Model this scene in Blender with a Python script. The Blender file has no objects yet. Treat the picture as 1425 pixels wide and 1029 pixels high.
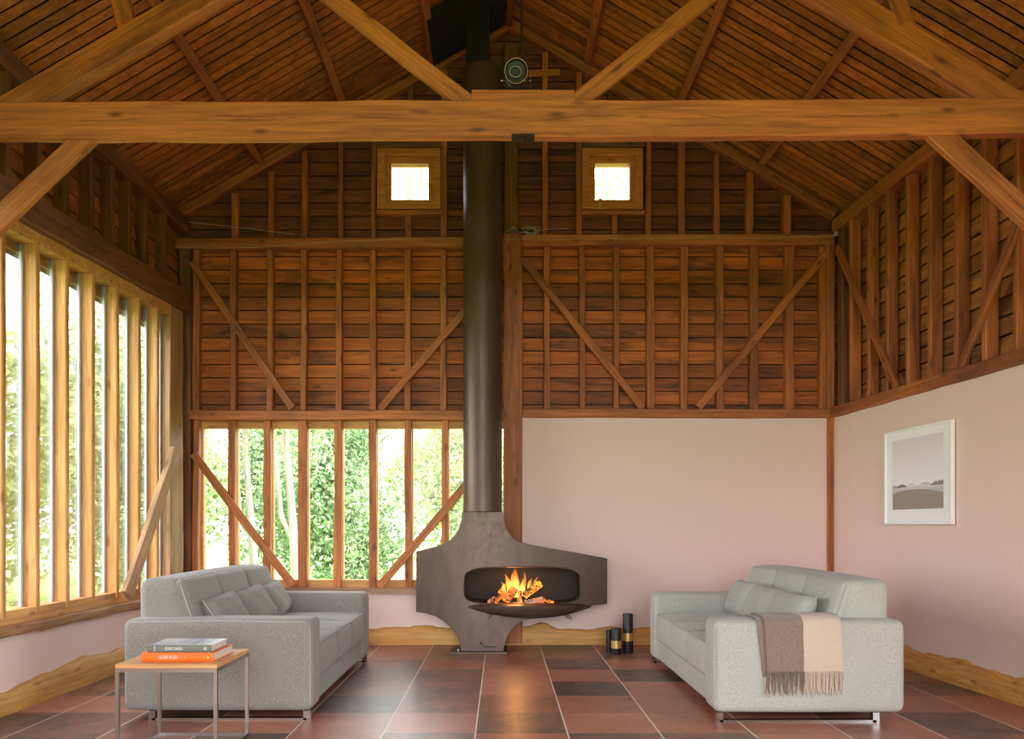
import bpy, bmesh, math, random
import numpy as np
from mathutils import Vector, Matrix
random.seed(7)
SC = bpy.context.scene
COL = SC.collection
PI = math.pi

# ------------------------------------------------------------------ camera, sky, sun, exposure
F, CX, CY, H = 1100.0, 698.0, 731.0, 1.2          # focal length and horizon in pixels of the 1425x1029 frame, eye height
cam = bpy.data.cameras.new('camera'); cam.sensor_width = 36; cam.lens = 36*F/1425
cam.shift_x = (712.5-CX)/1425; cam.shift_y = (CY-514.5)/1425; cam.clip_start = .05; cam.clip_end = 300
co = bpy.data.objects.new('camera', cam); COL.objects.link(co)
co.location = (0, 0, H); co.rotation_euler = (PI/2, 0, 0); SC.camera = co

w = bpy.data.worlds.new('sky'); SC.world = w; w.use_nodes = True
bg = w.node_tree.nodes['Background']; bg.inputs[0].default_value = (.925, .945, 1, 1); bg.inputs[1].default_value = 2.0
sun = bpy.data.lights.new('sun', 'SUN'); sun.energy = 4.0; sun.angle = math.radians(6); sun.color = (1, .95, .86)
so = bpy.data.objects.new('sun', sun); COL.objects.link(so)
so.rotation_euler = Vector((-.75, .25, -.8)).to_track_quat('-Z', 'Y').to_euler()
def portal(loc, rot, sx, sy):
    l = bpy.data.lights.new('daylight_portal', 'AREA'); l.shape = 'RECTANGLE'; l.size = sx; l.size_y = sy; l.cycles.is_portal = True
    o = bpy.data.objects.new('daylight_portal', l); COL.objects.link(o); o.location = loc; o.rotation_euler = rot
portal((-3.34, 5.85, 1.9), (0, -PI/2, 0), 2.7, 3.4)
portal((-1.3, 8.2, 1.4), (-PI/2, 0, 0), 3.4, 1.7)
portal((0.1, -2.45, 2.1), (PI/2, 0, 0), 5.0, 3.4)
portal((3.75, 2.2, 1.15), (0, PI/2, 0), 2.2, 2.8)
SC.view_settings.view_transform = 'Standard'; SC.view_settings.look = 'None'
SC.view_settings.gamma = 1; SC.view_settings.use_curve_mapping = False
SC.view_settings.exposure = 2.55
try:
    SC.cycles.max_bounces = 14; SC.cycles.diffuse_bounces = 8; SC.cycles.transparent_max_bounces = 24
    SC.cycles.sample_clamp_indirect = 6; SC.cycles.use_denoising = True; SC.cycles.caustics_reflective = False
except Exception: pass

# ------------------------------------------------------------------ places
B = 7.95                                            # the back wall
def P(px, py, Y=B): return Vector(((px-CX)*Y/F, Y, H-(py-CY)*Y/F))
def XL(Y): return -(3.13+.012*(B-Y))
def XR(Y): return 3.33+.058*(B-Y)
def PL(px, py, o=0.0):                              # a pixel on the left wall's room face, o metres into the room
    Y = (-(3.13+.012*B)+o)/((px-CX)/F-.012); return Vector((XL(Y)+o, Y, H-(py-CY)*Y/F))
def PR(px, py, o=0.0):
    Y = (3.33+.058*B-o)/((px-CX)/F+.058); return Vector((XR(Y)-o, Y, H-(py-CY)*Y/F))
RX, RZ, RS = .08, 6.34, .584                        # ridge and pitch of the roof boards
def roofz(x): return RZ-RS*abs(x-RX)

# ------------------------------------------------------------------ materials
def lin(c):
    r = []
    for v in c:
        v /= 255.0; r.append(v/12.92 if v <= .04045 else ((v+.055)/1.055)**2.4)
    return (*r, 1)
class N:
    def __init__(s, name):
        s.m = bpy.data.materials.new(name); s.m.use_nodes = True; s.t = s.m.node_tree; s.b = s.t.nodes['Principled BSDF']
    def n(s, typ, **kw):
        x = s.t.nodes.new(typ)
        for k, v in kw.items():
            if k.startswith('i_'): x.inputs[int(k[2:]) if k[2:].isdigit() else k[2:].replace('_', ' ')].default_value = v
            else: setattr(x, k, v)
        return x
    def l(s, a, b): s.t.links.new(a, b)
    def math(s, op, a, b=None, clamp=False):
        x = s.n('ShaderNodeMath', operation=op, use_clamp=clamp)
        for i, v in enumerate((a, b)):
            if v is None: continue
            if isinstance(v, (int, float)): x.inputs[i].default_value = v
            else: s.l(v, x.inputs[i])
        return x.outputs[0]
    def mix(s, fac, a, b, mode='MIX'):
        x = s.n('ShaderNodeMix', data_type='RGBA', blend_type=mode)
        for sock, v in ((x.inputs[0], fac), (x.inputs[6], a), (x.inputs[7], b)):
            if isinstance(v, (int, float, tuple)): sock.default_value = v
            else: s.l(v, sock)
        return x.outputs[2]
    def ramp(s, fac, stops):
        x = s.n('ShaderNodeValToRGB'); e = x.color_ramp.elements
        while len(e) < len(stops): e.new(.5)
        for k, (p, c) in zip(e, stops): k.position = p; k.color = c if len(c) == 4 else (*c, 1)
        s.l(fac, x.inputs[0]); return x.outputs[0]
    def noise(s, vec, scale, detail=4, rough=.55, dist=0):
        x = s.n('ShaderNodeTexNoise'); x.inputs['Scale'].default_value = scale; x.inputs['Detail'].default_value = detail
        x.inputs['Roughness'].default_value = rough; x.inputs['Distortion'].default_value = dist; s.l(vec, x.inputs['Vector']); return x.outputs['Fac']
    def vmul(s, v, k):
        x = s.n('ShaderNodeVectorMath', operation='MULTIPLY'); s.l(v, x.inputs[0]); x.inputs[1].default_value = k; return x.outputs[0]
    def bump(s, h, strength=.3, dist=.01):
        x = s.n('ShaderNodeBump'); x.inputs['Strength'].default_value = strength; x.inputs['Distance'].default_value = dist
        s.l(h, x.inputs['Height']); s.l(x.outputs[0], s.b.inputs['Normal'])
G3 = lambda v: (v, v, v, 1)
def wood(name, c1, c2, cd, axis=0, rough=.62, stain=.35, plank=False, bump=.25, vary=.35, crack=0, knots=.75):
    """grain along local axis; c1/c2 the grain tones, cd the colour of dark stains and knots"""
    k = N(name); tc = k.n('ShaderNodeTexCoord'); oi = k.n('ShaderNodeObjectInfo')
    rnd = oi.outputs['Random']
    if plank:
        at = k.n('ShaderNodeAttribute'); at.attribute_name = 'plank'; rnd = at.outputs['Fac']
    off = k.n('ShaderNodeCombineXYZ'); o = k.math('MULTIPLY', rnd, 53.0)
    for i in range(3): k.l(o, off.inputs[i])
    ad = k.n('ShaderNodeVectorMath', operation='ADD'); k.l(tc.outputs['Object'], ad.inputs[0]); k.l(off.outputs[0], ad.inputs[1])
    v = ad.outputs[0]
    s1 = [11.0]*3; s1[axis] = .8; s2 = [70.0]*3; s2[axis] = 2.0; s3 = [6.0]*3; s3[axis] = 1.1; s4 = [9.0]*3; s4[axis] = 3.2
    g = k.noise(k.vmul(v, s1), 1, 5, .6, 1.2); f = k.noise(k.vmul(v, s2), 1, 3, .6, .3)
    col = k.ramp(g, [(.32, lin(c1)), (.68, lin(c2))])
    fine = k.ramp(f, [(.3, G3(.62)), (.6, G3(1.08))]); col = k.mix(.8, col, fine, 'MULTIPLY')
    st = k.noise(k.vmul(v, s3), 1, 4, .6, .8)
    col = k.mix(k.math('MULTIPLY', k.ramp(st, [(.5, G3(0)), (.72, G3(1))]), stain), col, lin(cd))
    vo = k.n('ShaderNodeTexVoronoi', feature='F1'); vo.inputs['Scale'].default_value = 1; k.l(k.vmul(v, s4), vo.inputs['Vector'])
    kn = k.ramp(vo.outputs['Distance'], [(.05, G3(1)), (.2, G3(0))])
    col = k.mix(k.math('MULTIPLY', kn, knots), col, lin(cd))
    if crack:
        sp = k.n('ShaderNodeSeparateXYZ'); k.l(tc.outputs['Object'], sp.inputs[0]); cv = k.n('ShaderNodeCombineXYZ'); k.l(sp.outputs[axis], cv.inputs[0]); k.l(o, cv.inputs[1])
        wv = k.math('MULTIPLY', k.math('SUBTRACT', k.noise(cv.outputs[0], 2.2, 6, .6), .5), .10)
        dd = k.math('ABSOLUTE', k.math('ADD', sp.outputs[1], wv)); on = k.ramp(k.noise(k.vmul(cv.outputs[0], (2.5, 1, 1)), 1.0, 2), [(.42, G3(0)), (.55, G3(1))])
        ck = k.math('MULTIPLY', k.ramp(dd, [(.0012, G3(1)), (.004, G3(0))]), on); col = k.mix(k.math('MULTIPLY', ck, crack), col, lin((40, 22, 12)))
    hv = k.n('ShaderNodeHueSaturation'); k.l(col, hv.inputs['Color'])
    k.l(k.math('ADD', k.math('MULTIPLY', rnd, vary*2), 1-vary), hv.inputs['Value'])
    k.l(hv.outputs[0], k.b.inputs['Base Color']); k.b.inputs['Roughness'].default_value = rough
    k.bump(k.math('ADD', f, k.math('MULTIPLY', kn, -.4)), bump, .006)
    return k.m
def plain(name, c, rough=.5, metal=0, bump=0, bs=60, vary=.08, sheen=0):
    k = N(name); tc = k.n('ShaderNodeTexCoord'); n = k.noise(tc.outputs['Object'], bs, 4)
    a = lin(c); k.l(k.mix(n, tuple(min(1, x*(1-vary)) for x in a[:3])+(1,), tuple(min(1, x*(1+vary)) for x in a[:3])+(1,)), k.b.inputs['Base Color'])
    k.b.inputs['Roughness'].default_value = rough; k.b.inputs['Metallic'].default_value = metal
    if bump: k.bump(n, bump, .004)
    if sheen: k.b.inputs['Sheen Weight'].default_value = sheen
    return k.m
M = {}
M['beam'] = wood('beam_wood', (204, 124, 64), (160, 91, 47), (78, 44, 25), stain=.55, vary=.08, bump=.4, crack=.8)
M['timber'] = wood('frame_timber', (192, 112, 58), (146, 80, 40), (58, 33, 20), stain=.6, vary=.18, crack=.4)
M['dark_timber'] = wood('old_timber', (132, 82, 44), (96, 56, 29), (40, 25, 15), stain=.6, vary=.15, crack=.5)
M['oak'] = wood('window_oak', (226, 170, 104), (196, 136, 74), (140, 86, 42), stain=.25, vary=.08, bump=.12)
M['grey_oak'] = wood('weathered_oak', (190, 150, 112), (160, 118, 80), (96, 66, 42), stain=.4, vary=.1, bump=.3)
M['skirt'] = wood('skirting_oak', (214, 164, 88), (190, 132, 62), (140, 86, 36), stain=.3, vary=.08)
M['boards'] = wood('wall_boards', (196, 108, 44), (144, 76, 33), (38, 26, 19), stain=.95, plank=True, vary=.34, rough=.6)
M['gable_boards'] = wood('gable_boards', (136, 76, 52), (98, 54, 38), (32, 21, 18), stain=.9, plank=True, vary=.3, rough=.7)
M['boards_y'] = wood('side_wall_boards', (182, 116, 62), (136, 82, 42), (42, 29, 20), axis=1, stain=.7, plank=True, vary=.3, rough=.7)
M['roof'] = wood('roof_boards', (202, 118, 52), (152, 84, 38), (54, 34, 21), stain=.4, plank=True, vary=.3, rough=.6, knots=.35)
M['felt'] = plain('roof_felt', (22, 17, 14), .9)
M['black'] = plain('black_paint', (14, 13, 13), .6)
M['soot'] = plain('firebox_soot', (30, 26, 24), .75, 0, .4, 30, .5)
M['plaster'] = plain('pink_plaster', (226, 200, 189), .85, 0, .12, 9, .025)
M['white'] = plain('white_paint', (242, 242, 243), .45)
M['alu'] = plain('window_spacer', (176, 176, 178), .45, .3)
M['steel'] = plain('brushed_steel', (178, 172, 166), .3, 1)
M['chrome'] = plain('chrome', (200, 200, 200), .15, 1)
M['wire'] = plain('pale_wire', (178, 160, 138), .6)
M['brass'] = plain('brass_label', (196, 160, 92), .45, .6, 0, 200, .2)
M['candle'] = plain('black_wax', (22, 20, 20), .5, 0, .15, 90, .2)
M['iron'] = plain('iron_rod', (58, 40, 28), .6, .5)
def fabric(name, c, c2, scale=210):
    k = N(name); tc = k.n('ShaderNodeTexCoord'); v = tc.outputs['Object']
    n = k.noise(v, scale, 2, .7); n2 = k.noise(v, 5, 3)
    col = k.mix(k.ramp(n, [(.35, G3(0)), (.65, G3(1))]), lin(c), lin(c2)); col = k.mix(.18, col, k.ramp(n2, [(.3, G3(.7)), (.7, G3(1))]), 'MULTIPLY')
    k.l(col, k.b.inputs['Base Color']); k.b.inputs['Roughness'].default_value = .95; k.b.inputs['Sheen Weight'].default_value = .15
    k.bump(n, .35, .003); return k.m
M['sofa'] = fabric('sofa_wool', (150, 152, 143), (186, 188, 178))
M['sofa_shaded'] = fabric('sofa_wool_shaded', (114, 111, 105), (150, 146, 139))  # same sofa wool, with the left sofa's shade put into its colour
M['pillow_shaded'] = fabric('pillow_wool_shaded', (112, 109, 103), (144, 141, 134))  # pillow wool darkened to carry the left sofa's shade in its colour
M['piping'] = fabric('seam_piping', (152, 152, 145), (176, 176, 168))
M['pillow'] = fabric('pillow_wool', (144, 147, 139), (178, 180, 171))
def throw_mat():
    k = N('throw_wool'); tc = k.n('ShaderNodeTexCoord'); se = k.n('ShaderNodeSeparateXYZ'); k.l(tc.outputs['Object'], se.inputs[0])
    f = k.math('GREATER_THAN', se.outputs[0], .252); n = k.ramp(k.noise(tc.outputs['Object'], 260, 2, .7), [(.35, G3(0)), (.65, G3(1))])
    a = k.mix(n, lin((106, 90, 79)), lin((152, 134, 120))); b = k.mix(n, lin((186, 169, 151)), lin((204, 189, 172)))
    k.l(k.mix(f, a, b), k.b.inputs['Base Color']); k.b.inputs['Roughness'].default_value = 1; k.b.inputs['Sheen Weight'].default_value = .3
    k.bump(n, .4, .004); return k.m
M['throw'] = throw_mat()
def burnished():
    k = N('burnished_steel'); tc = k.n('ShaderNodeTexCoord'); v = tc.outputs['Object']
    n = k.noise(k.vmul(v, (6, 6, 1.5)), 1, 5, .65, .8); n2 = k.noise(v, 22, 4, .6)
    col = k.ramp(n, [(.3, lin((82, 65, 55))), (.7, lin((100, 81, 69)))]); k.l(col, k.b.inputs['Base Color'])
    k.b.inputs['Metallic'].default_value = .45
    k.l(k.ramp(n2, [(.3, G3(.38)), (.7, G3(.5))]), k.b.inputs['Roughness']); return k.m
M['stove'] = burnished()
def tiles():
    k = N('slate_and_clay_tiles'); tc = k.n('ShaderNodeTexCoord'); se = k.n('ShaderNodeSeparateXYZ'); k.l(tc.outputs['Object'], se.inputs[0])
    tx = k.math('DIVIDE', k.math('ADD', se.outputs[0], .1506+5.31), .531); ty = k.math('DIVIDE', k.math('ADD', se.outputs[1], 10-4.51), .502)
    ix = k.math('FLOOR', tx); iy = k.math('FLOOR', ty); fx = k.math('FRACT', tx); fy = k.math('FRACT', ty)
    cb = k.n('ShaderNodeCombineXYZ'); k.l(ix, cb.inputs[0]); k.l(iy, cb.inputs[1])
    wn = k.n('ShaderNodeTexWhiteNoise', noise_dimensions='2D'); k.l(cb.outputs[0], wn.inputs['Vector'])
    ad = k.n('ShaderNodeVectorMath', operation='ADD'); k.l(tc.outputs['Object'], ad.inputs[0]); k.l(k.vmul(wn.outputs['Color'], (9, 9, 9)), ad.inputs[1])
    n = k.noise(ad.outputs[0], 3.2, 6, .65, .8); n2 = k.noise(ad.outputs[0], 24, 4, .6)
    tone = k.math('ADD', k.math('MULTIPLY', n, .75), k.math('MULTIPLY', wn.outputs['Value'], .5))
    col = k.ramp(tone, [(.34, lin((66, 57, 54))), (.48, lin((108, 76, 66))), (.62, lin((150, 94, 76))), (.88, lin((174, 116, 94)))])
    col = k.mix(.5, col, k.ramp(n2, [(.3, G3(.75)), (.7, G3(1.1))]), 'MULTIPLY')
    def edge(fr, wd): return k.math('LESS_THAN', k.math('MINIMUM', fr, k.math('SUBTRACT', 1.0, fr)), wd)
    gx = edge(fx, .0085); gy = edge(fy, .0055)
    col = k.mix(gy, col, lin((92, 74, 66))); col = k.mix(gx, col, lin((214, 204, 192)))
    k.l(col, k.b.inputs['Base Color'])
    k.l(k.math('ADD', k.math('MULTIPLY', n2, .3), .2), k.b.inputs['Roughness'])
    k.bump(k.math('ADD', k.math('MULTIPLY', n, .5), k.math('MULTIPLY', k.math('MAXIMUM', gx, gy), -1.0)), .25, .006); return k.m
M['tiles'] = tiles()
def glass():
    k = N('window_glass'); t = k.n('ShaderNodeBsdfTransparent'); g = k.n('ShaderNodeBsdfGlossy'); g.inputs['Roughness'].default_value = .02
    fr = k.n('ShaderNodeFresnel'); fr.inputs[0].default_value = 1.35; mx = k.n('ShaderNodeMixShader')
    k.l(k.math('MULTIPLY', fr.outputs[0], .6), mx.inputs[0]); k.l(t.outputs[0], mx.inputs[1]); k.l(g.outputs[0], mx.inputs[2])
    k.l(mx.outputs[0], k.t.nodes['Material Output'].inputs[0]); return k.m
M['glass'] = glass()
def leaf(name, a, b):
    k = N(name); at = k.n('ShaderNodeAttribute'); at.attribute_name = 'plank'; col = k.ramp(at.outputs['Fac'], [(0, lin(a)), (1, lin(b))])
    d = k.n('ShaderNodeBsdfDiffuse'); t = k.n('ShaderNodeBsdfTranslucent'); mx = k.n('ShaderNodeMixShader'); mx.inputs[0].default_value = .45
    k.l(col, d.inputs[0]); k.l(col, t.inputs[0]); k.l(d.outputs[0], mx.inputs[1]); k.l(t.outputs[0], mx.inputs[2]); k.l(mx.outputs[0], k.t.nodes['Material Output'].inputs[0]); return k.m
M['leaf'] = leaf('leaves_green', (110, 132, 88), (184, 198, 146)); M['leaf2'] = leaf('leaves_deep_green', (100, 128, 94), (168, 188, 148)); M['leaf3'] = leaf('leaves_yellow_green', (122, 142, 80), (194, 206, 138))
M['bark'] = wood('tree_bark', (168, 158, 142), (124, 114, 100), (80, 72, 62), axis=2, stain=.4)
M['grass'] = plain('lawn_grass', (120, 150, 70), .9, 0, 0, 30, .4)
def flame_mat():
    k = N('flame_glow'); k.t.nodes.remove(k.b); tc = k.n('ShaderNodeTexCoord'); se = k.n('ShaderNodeSeparateXYZ'); k.l(tc.outputs['Object'], se.inputs[0])
    n = k.noise(k.vmul(tc.outputs['Object'], (26, 26, 9)), 1, 4, .6, .8)
    hgt = k.math('DIVIDE', se.outputs[2], .3, True)
    col = k.ramp(hgt, [(0, (1, .50, .10)), (.45, (1, .36, .05)), (1, (1, .16, .01))])
    e = k.n('ShaderNodeEmission'); k.l(col, e.inputs[0])
    s = k.math('MULTIPLY', k.ramp(n, [(.36, G3(0)), (.62, G3(1))]), k.math('SUBTRACT', 1.15, hgt)); k.l(k.math('MULTIPLY', s, 20), e.inputs[1])
    k.l(e.outputs[0], k.t.nodes['Material Output'].inputs['Volume']); return k.m
M['flame'] = flame_mat()
def log_mat(name, c1, c2, glow):
    k = N(name); tc = k.n('ShaderNodeTexCoord'); v = tc.outputs['Object']; vo = k.n('ShaderNodeTexVoronoi', feature='DISTANCE_TO_EDGE'); vo.inputs['Scale'].default_value = 1
    k.l(k.vmul(v, (34, 60, 60)), vo.inputs['Vector']); n = k.noise(v, 30, 5)
    cr = k.ramp(vo.outputs['Distance'], [(.03, G3(1)), (.16, G3(0))])
    col = k.ramp(n, [(.35, lin(c1)), (.65, lin(c2))]); k.l(k.mix(cr, col, lin((16, 10, 8))), k.b.inputs['Base Color']); k.b.inputs['Roughness'].default_value = .9
    big = k.ramp(k.noise(v, 9, 3), [(.42, G3(0)), (.62, G3(1))])
    k.b.inputs['Emission Color'].default_value = (1, .24, .03, 1); k.l(k.math('MULTIPLY', k.math('MULTIPLY', cr, big), glow), k.b.inputs['Emission Strength'])
    k.bump(vo.outputs['Distance'], .8, .02); return k.m
M['log'] = log_mat('burning_log', (92, 60, 36), (132, 86, 50), .45); M['ash'] = log_mat('ashen_log', (120, 112, 106), (206, 198, 190), .25); M['char'] = log_mat('charred_log', (24, 18, 16), (70, 48, 34), .8)
def print_mat():
    k = N('misty_landscape_print'); tc = k.n('ShaderNodeTexCoord'); se = k.n('ShaderNodeSeparateXYZ'); k.l(tc.outputs['Object'], se.inputs[0])
    x, z = se.outputs[0], se.outputs[2]                  # local: x along the picture -.5..5, z height -.5...5
    n = k.noise(tc.outputs['Object'], 16, 5, .6); n1 = k.noise(k.vmul(tc.outputs['Object'], (34, 1, 8)), 1, 5, .7)
    sky = k.ramp(k.math('ADD', z, .5), [(.28, lin((246, 246, 248))), (.55, lin((238, 236, 240))), (1, lin((222, 217, 222)))])
    ribs = k.n('ShaderNodeTexWave', wave_type='BANDS', bands_direction='DIAGONAL'); ribs.inputs['Scale'].default_value = 16; ribs.inputs['Distortion'].default_value = 6; ribs.inputs['Detail'].default_value = 3
    k.l(k.vmul(tc.outputs['Object'], (1, 1, 2.2)), ribs.inputs['Vector'])
    gr = k.mix(k.math('MULTIPLY', ribs.outputs['Fac'], .9), lin((118, 110, 102)), lin((186, 176, 166)))
    sea = k.ramp(k.math('ADD', z, .5), [(0, lin((150, 146, 146))), (.26, lin((196, 194, 196))), (.34, lin((226, 224, 226)))])
    dune = k.math('LESS_THAN', z, k.math('SUBTRACT', -.225, k.math('MULTIPLY', k.math('MULTIPLY', k.math('ADD', x, .05), k.math('ADD', x, .05)), .22)))
    col = k.mix(k.math('LESS_THAN', z, -.165), sky, sea); col = k.mix(dune, col, gr)
    def isle(x0, hw, zc, hh, dark):
        u = k.math('DIVIDE', k.math('SUBTRACT', x, x0), hw); top = k.math('MULTIPLY', k.math('SUBTRACT', 1.0, k.math('MULTIPLY', u, u)), hh)
        top = k.math('MULTIPLY', top, k.math('ADD', -.2, k.math('MULTIPLY', n1, 2.4)))
        a = k.math('LESS_THAN', z, k.math('ADD', zc, top)); b = k.math('GREATER_THAN', z, zc); return k.math('MULTIPLY', k.math('MULTIPLY', a, b), dark)
    for a in ((-.30, .11, -.185, .045, .8), (-.5, .16, -.19, .045, .5), (.44, .2, -.185, .055, .8), (.16, .1, -.165, .025, .45), (-.10, .07, -.155, .02, .4)):
        col = k.mix(isle(*a), col, lin((82, 72, 72)))
    k.l(col, k.b.inputs['Base Color']); k.b.inputs['Roughness'].default_value = .25; return k.m
M['print'] = print_mat()
M['orange'] = plain('orange_cloth_cover', (240, 112, 30), .55, 0, 0, 80, .04); M['sage'] = plain('grey_green_cover', (112, 120, 110), .5, 0, 0, 80, .04)
def cover_mat():
    k = N('pale_blue_photo_cover'); tc = k.n('ShaderNodeTexCoord'); n = k.noise(k.vmul(tc.outputs['Object'], (9, 3, 1)), 1, 3, .5, .6)
    k.l(k.ramp(n, [(.35, lin((168, 184, 204))), (.5, lin((206, 212, 220))), (.7, lin((226, 228, 230)))]), k.b.inputs['Base Color']); k.b.inputs['Roughness'].default_value = .2; return k.m
M['cover'] = cover_mat()
def pages_mat():
    k = N('book_pages'); tc = k.n('ShaderNodeTexCoord'); n = k.noise(k.vmul(tc.outputs['Object'], (1, 1, 700)), 1, 2)
    k.l(k.mix(n, lin((196, 182, 170)), lin((226, 216, 206))), k.b.inputs['Base Color']); return k.m
M['pages'] = pages_mat(); M['letter'] = plain('pale_lettering', (236, 232, 222), .6)

# ------------------------------------------------------------------ mesh helpers
def finish(name, bm, mat, parent=None, loc=None, smooth=None, mats=None):
    me = bpy.data.meshes.new(name); bmesh.ops.recalc_face_normals(bm, faces=bm.faces) if len(bm.faces) else None
    bm.to_mesh(me); bm.free()
    for m in (mats or [mat]): me.materials.append(m)
    if smooth is not None:
        me.polygons.foreach_set('use_smooth', [True]*len(me.polygons)); me.set_sharp_from_angle(angle=math.radians(smooth))
    o = bpy.data.objects.new(name, me); COL.objects.link(o)
    if parent: o.parent = parent
    if loc is not None: o.location = loc
    return o
def tag(o, label=None, cat=None, group=None, kind=None):
    for k, v in (('label', label), ('category', cat), ('group', group), ('kind', kind)):
        if v: o[k] = v
    return o
def empty(name, loc, label, cat, group=None, rz=0):
    o = bpy.data.objects.new(name, None); COL.objects.link(o); o.location = loc; o.rotation_euler = (0, 0, rz); o.empty_display_size = .1
    return tag(o, label, cat, group)
def box(bm, x0, x1, y0, y1, z0, z1, mi=0):
    v = [bm.verts.new(c) for c in ((x0, y0, z0), (x1, y0, z0), (x1, y1, z0), (x0, y1, z0), (x0, y0, z1), (x1, y0, z1), (x1, y1, z1), (x0, y1, z1))]
    fs = [bm.faces.new([v[i] for i in f]) for f in ((0, 3, 2, 1), (4, 5, 6, 7), (0, 1, 5, 4), (1, 2, 6, 5), (2, 3, 7, 6), (3, 0, 4, 7))]
    for f in fs: f.material_index = mi
    return fs
def hexa(bm, pts, mi=0):                             # 8 corners: bottom ring then top ring
    v = [bm.verts.new(c) for c in pts]
    fs = [bm.faces.new([v[i] for i in f]) for f in ((0, 3, 2, 1), (4, 5, 6, 7), (0, 1, 5, 4), (1, 2, 6, 5), (2, 3, 7, 6), (3, 0, 4, 7))]
    for f in fs: f.material_index = mi
    return fs
def bbox(x0, x1, y0, y1, z0, z1, r=.004, seg=2):
    bm = bmesh.new(); box(bm, x0, x1, y0, y1, z0, z1)
    if r: bmesh.ops.bevel(bm, geom=bm.edges[:], offset=r, segments=seg, affect='EDGES', profile=.6)
    return bm
def timber(name, p0, p1, width, depth, normal, mat, label=None, cat=None, group=None, kind=None, wob=.003, parent=None, ext=(0, 0), ch=.007, grow=0):
    """a squared timber: p0-p1 is the centre line of its front face, normal points out of that face"""
    p0, p1, n = Vector(p0), Vector(p1), Vector(normal).normalized()
    x = (p1-p0).normalized(); p0 = p0-x*ext[0]; p1 = p1+x*ext[1]; L = (p1-p0).length
    n = (n-x*n.dot(x)).normalized(); y = n.cross(x)
    rs = random.Random(hash((round(p0.x, 3), round(p0.z, 3), round(p1.y, 3), round(p1.z, 3))) & 0xffff)
    bm = bmesh.new(); k = max(2, int(L/.22)); rings = []; a, b = 0.0, 0.0
    for i in range(k+1):
        u = i/k; a = a*.6+rs.uniform(-wob, wob); b = b*.6+rs.uniform(-wob, wob); ww = (width/2)*(1+grow*(u-.5))+rs.uniform(-wob, wob)*.6
        c = min(ch, width*.2, depth*.2); d = depth
        sec = [(-ww+c, 0), (ww-c, 0), (ww, -c), (ww, -d+c), (ww-c, -d), (-ww+c, -d), (-ww, -d+c), (-ww, -c)]
        rings.append([bm.verts.new((u*L, q+a, r+(b if r > -d/2 else 0))) for q, r in sec])
    for r0, r1 in zip(rings, rings[1:]):
        for j in range(8): bm.faces.new((r0[j], r0[(j+1) % 8], r1[(j+1) % 8], r1[j]))
    bm.faces.new(rings[0]); bm.faces.new(rings[-1][::-1])
    o = finish(name, bm, mat, None, None, 40)
    o.matrix_world = Matrix(((x.x, y.x, n.x, p0.x), (x.y, y.y, n.y, p0.y), (x.z, y.z, n.z, p0.z), (0, 0, 0, 1)))
    if parent: o.parent = parent; o.matrix_parent_inverse = Matrix.Translation(parent.location).inverted() if not parent.rotation_euler.z else parent.matrix_world.inverted()
    return tag(o, label, cat, group, kind)
def tube(bm, pts, r, seg=8, closed=False, taper=None):
    pts = [Vector(p) for p in pts]; rings = []; n = len(pts); up = None
    for i, p in enumerate(pts):
        t = (pts[(i+1) % n]-pts[i-1]) if closed else (pts[min(i+1, n-1)]-pts[max(i-1, 0)])
        t.normalize()
        if up is None: up = t.orthogonal().normalized()
        up = (up-t*up.dot(t)).normalized(); s = t.cross(up); rr = r if taper is None else taper[i]
        rings.append([bm.verts.new(p+(up*math.cos(a)+s*math.sin(a))*rr) for a in (2*PI*j/seg for j in range(seg))])
    pairs = list(zip(rings, rings[1:]))+([(rings[-1], rings[0])] if closed else [])
    for r0, r1 in pairs:
        for j in range(seg): bm.faces.new((r0[j], r0[(j+1) % seg], r1[(j+1) % seg], r1[j]))
    if not closed: bm.faces.new(rings[0]); bm.faces.new(rings[-1][::-1])
def lathe(bm, prof, seg=32, cx=0, cy=0):
    rings = [[bm.verts.new((cx+r*math.cos(2*PI*j/seg), cy+r*math.sin(2*PI*j/seg), z)) for j in range(seg)] for r, z in prof]
    for r0, r1 in zip(rings, rings[1:]):
        for j in range(seg): bm.faces.new((r0[j], r0[(j+1) % seg], r1[(j+1) % seg], r1[j]))
    bm.faces.new(rings[0][::-1]); bm.faces.new(rings[-1])
def rbox(size, r, bulge=(0, 0, 0), n=7, fn=None):
    """rounded box centred on the origin, faces bulging by bulge metres in the middle"""
    hx = [s/2 for s in size]; bm = bmesh.new(); ax = []
    for h in hx:
        e = [1-(r/h)*t for t in (0, .12, .3, .6, 1)]; inner = [e[-1]*(-1+2*i/n) for i in range(1, n)]
        ax.append([-t for t in e]+inner+e[::-1])
    def put(u):
        p = [u[i]*hx[i] for i in range(3)]; q = [max(-hx[i]+r, min(hx[i]-r, p[i])) for i in range(3)]
        d = Vector([p[i]-q[i] for i in range(3)]); pt = Vector(q)+(d.normalized()*r if d.length > 1e-9 else d)
        for i in range(3):
            j, k = (i+1) % 3, (i+2) % 3; pt[i] += bulge[i]*u[i]*(1-u[j]**2)*(1-u[k]**2)
        return fn(pt, u) if fn else pt
    for i in range(3):
        j, k = (i+1) % 3, (i+2) % 3
        for s in (-1, 1):
            g = []
            for a in ax[j]:
                row = []
                for b in ax[k]:
                    u = [0, 0, 0]; u[i] = s; u[j] = a; u[k] = b; row.append(bm.verts.new(put(u)))
                g.append(row)
            for a in range(len(g)-1):
                for b in range(len(g[0])-1): bm.faces.new((g[a][b], g[a+1][b], g[a+1][b+1], g[a][b+1]))
    bmesh.ops.remove_doubles(bm, verts=bm.verts, dist=1e-5); return bm
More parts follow.
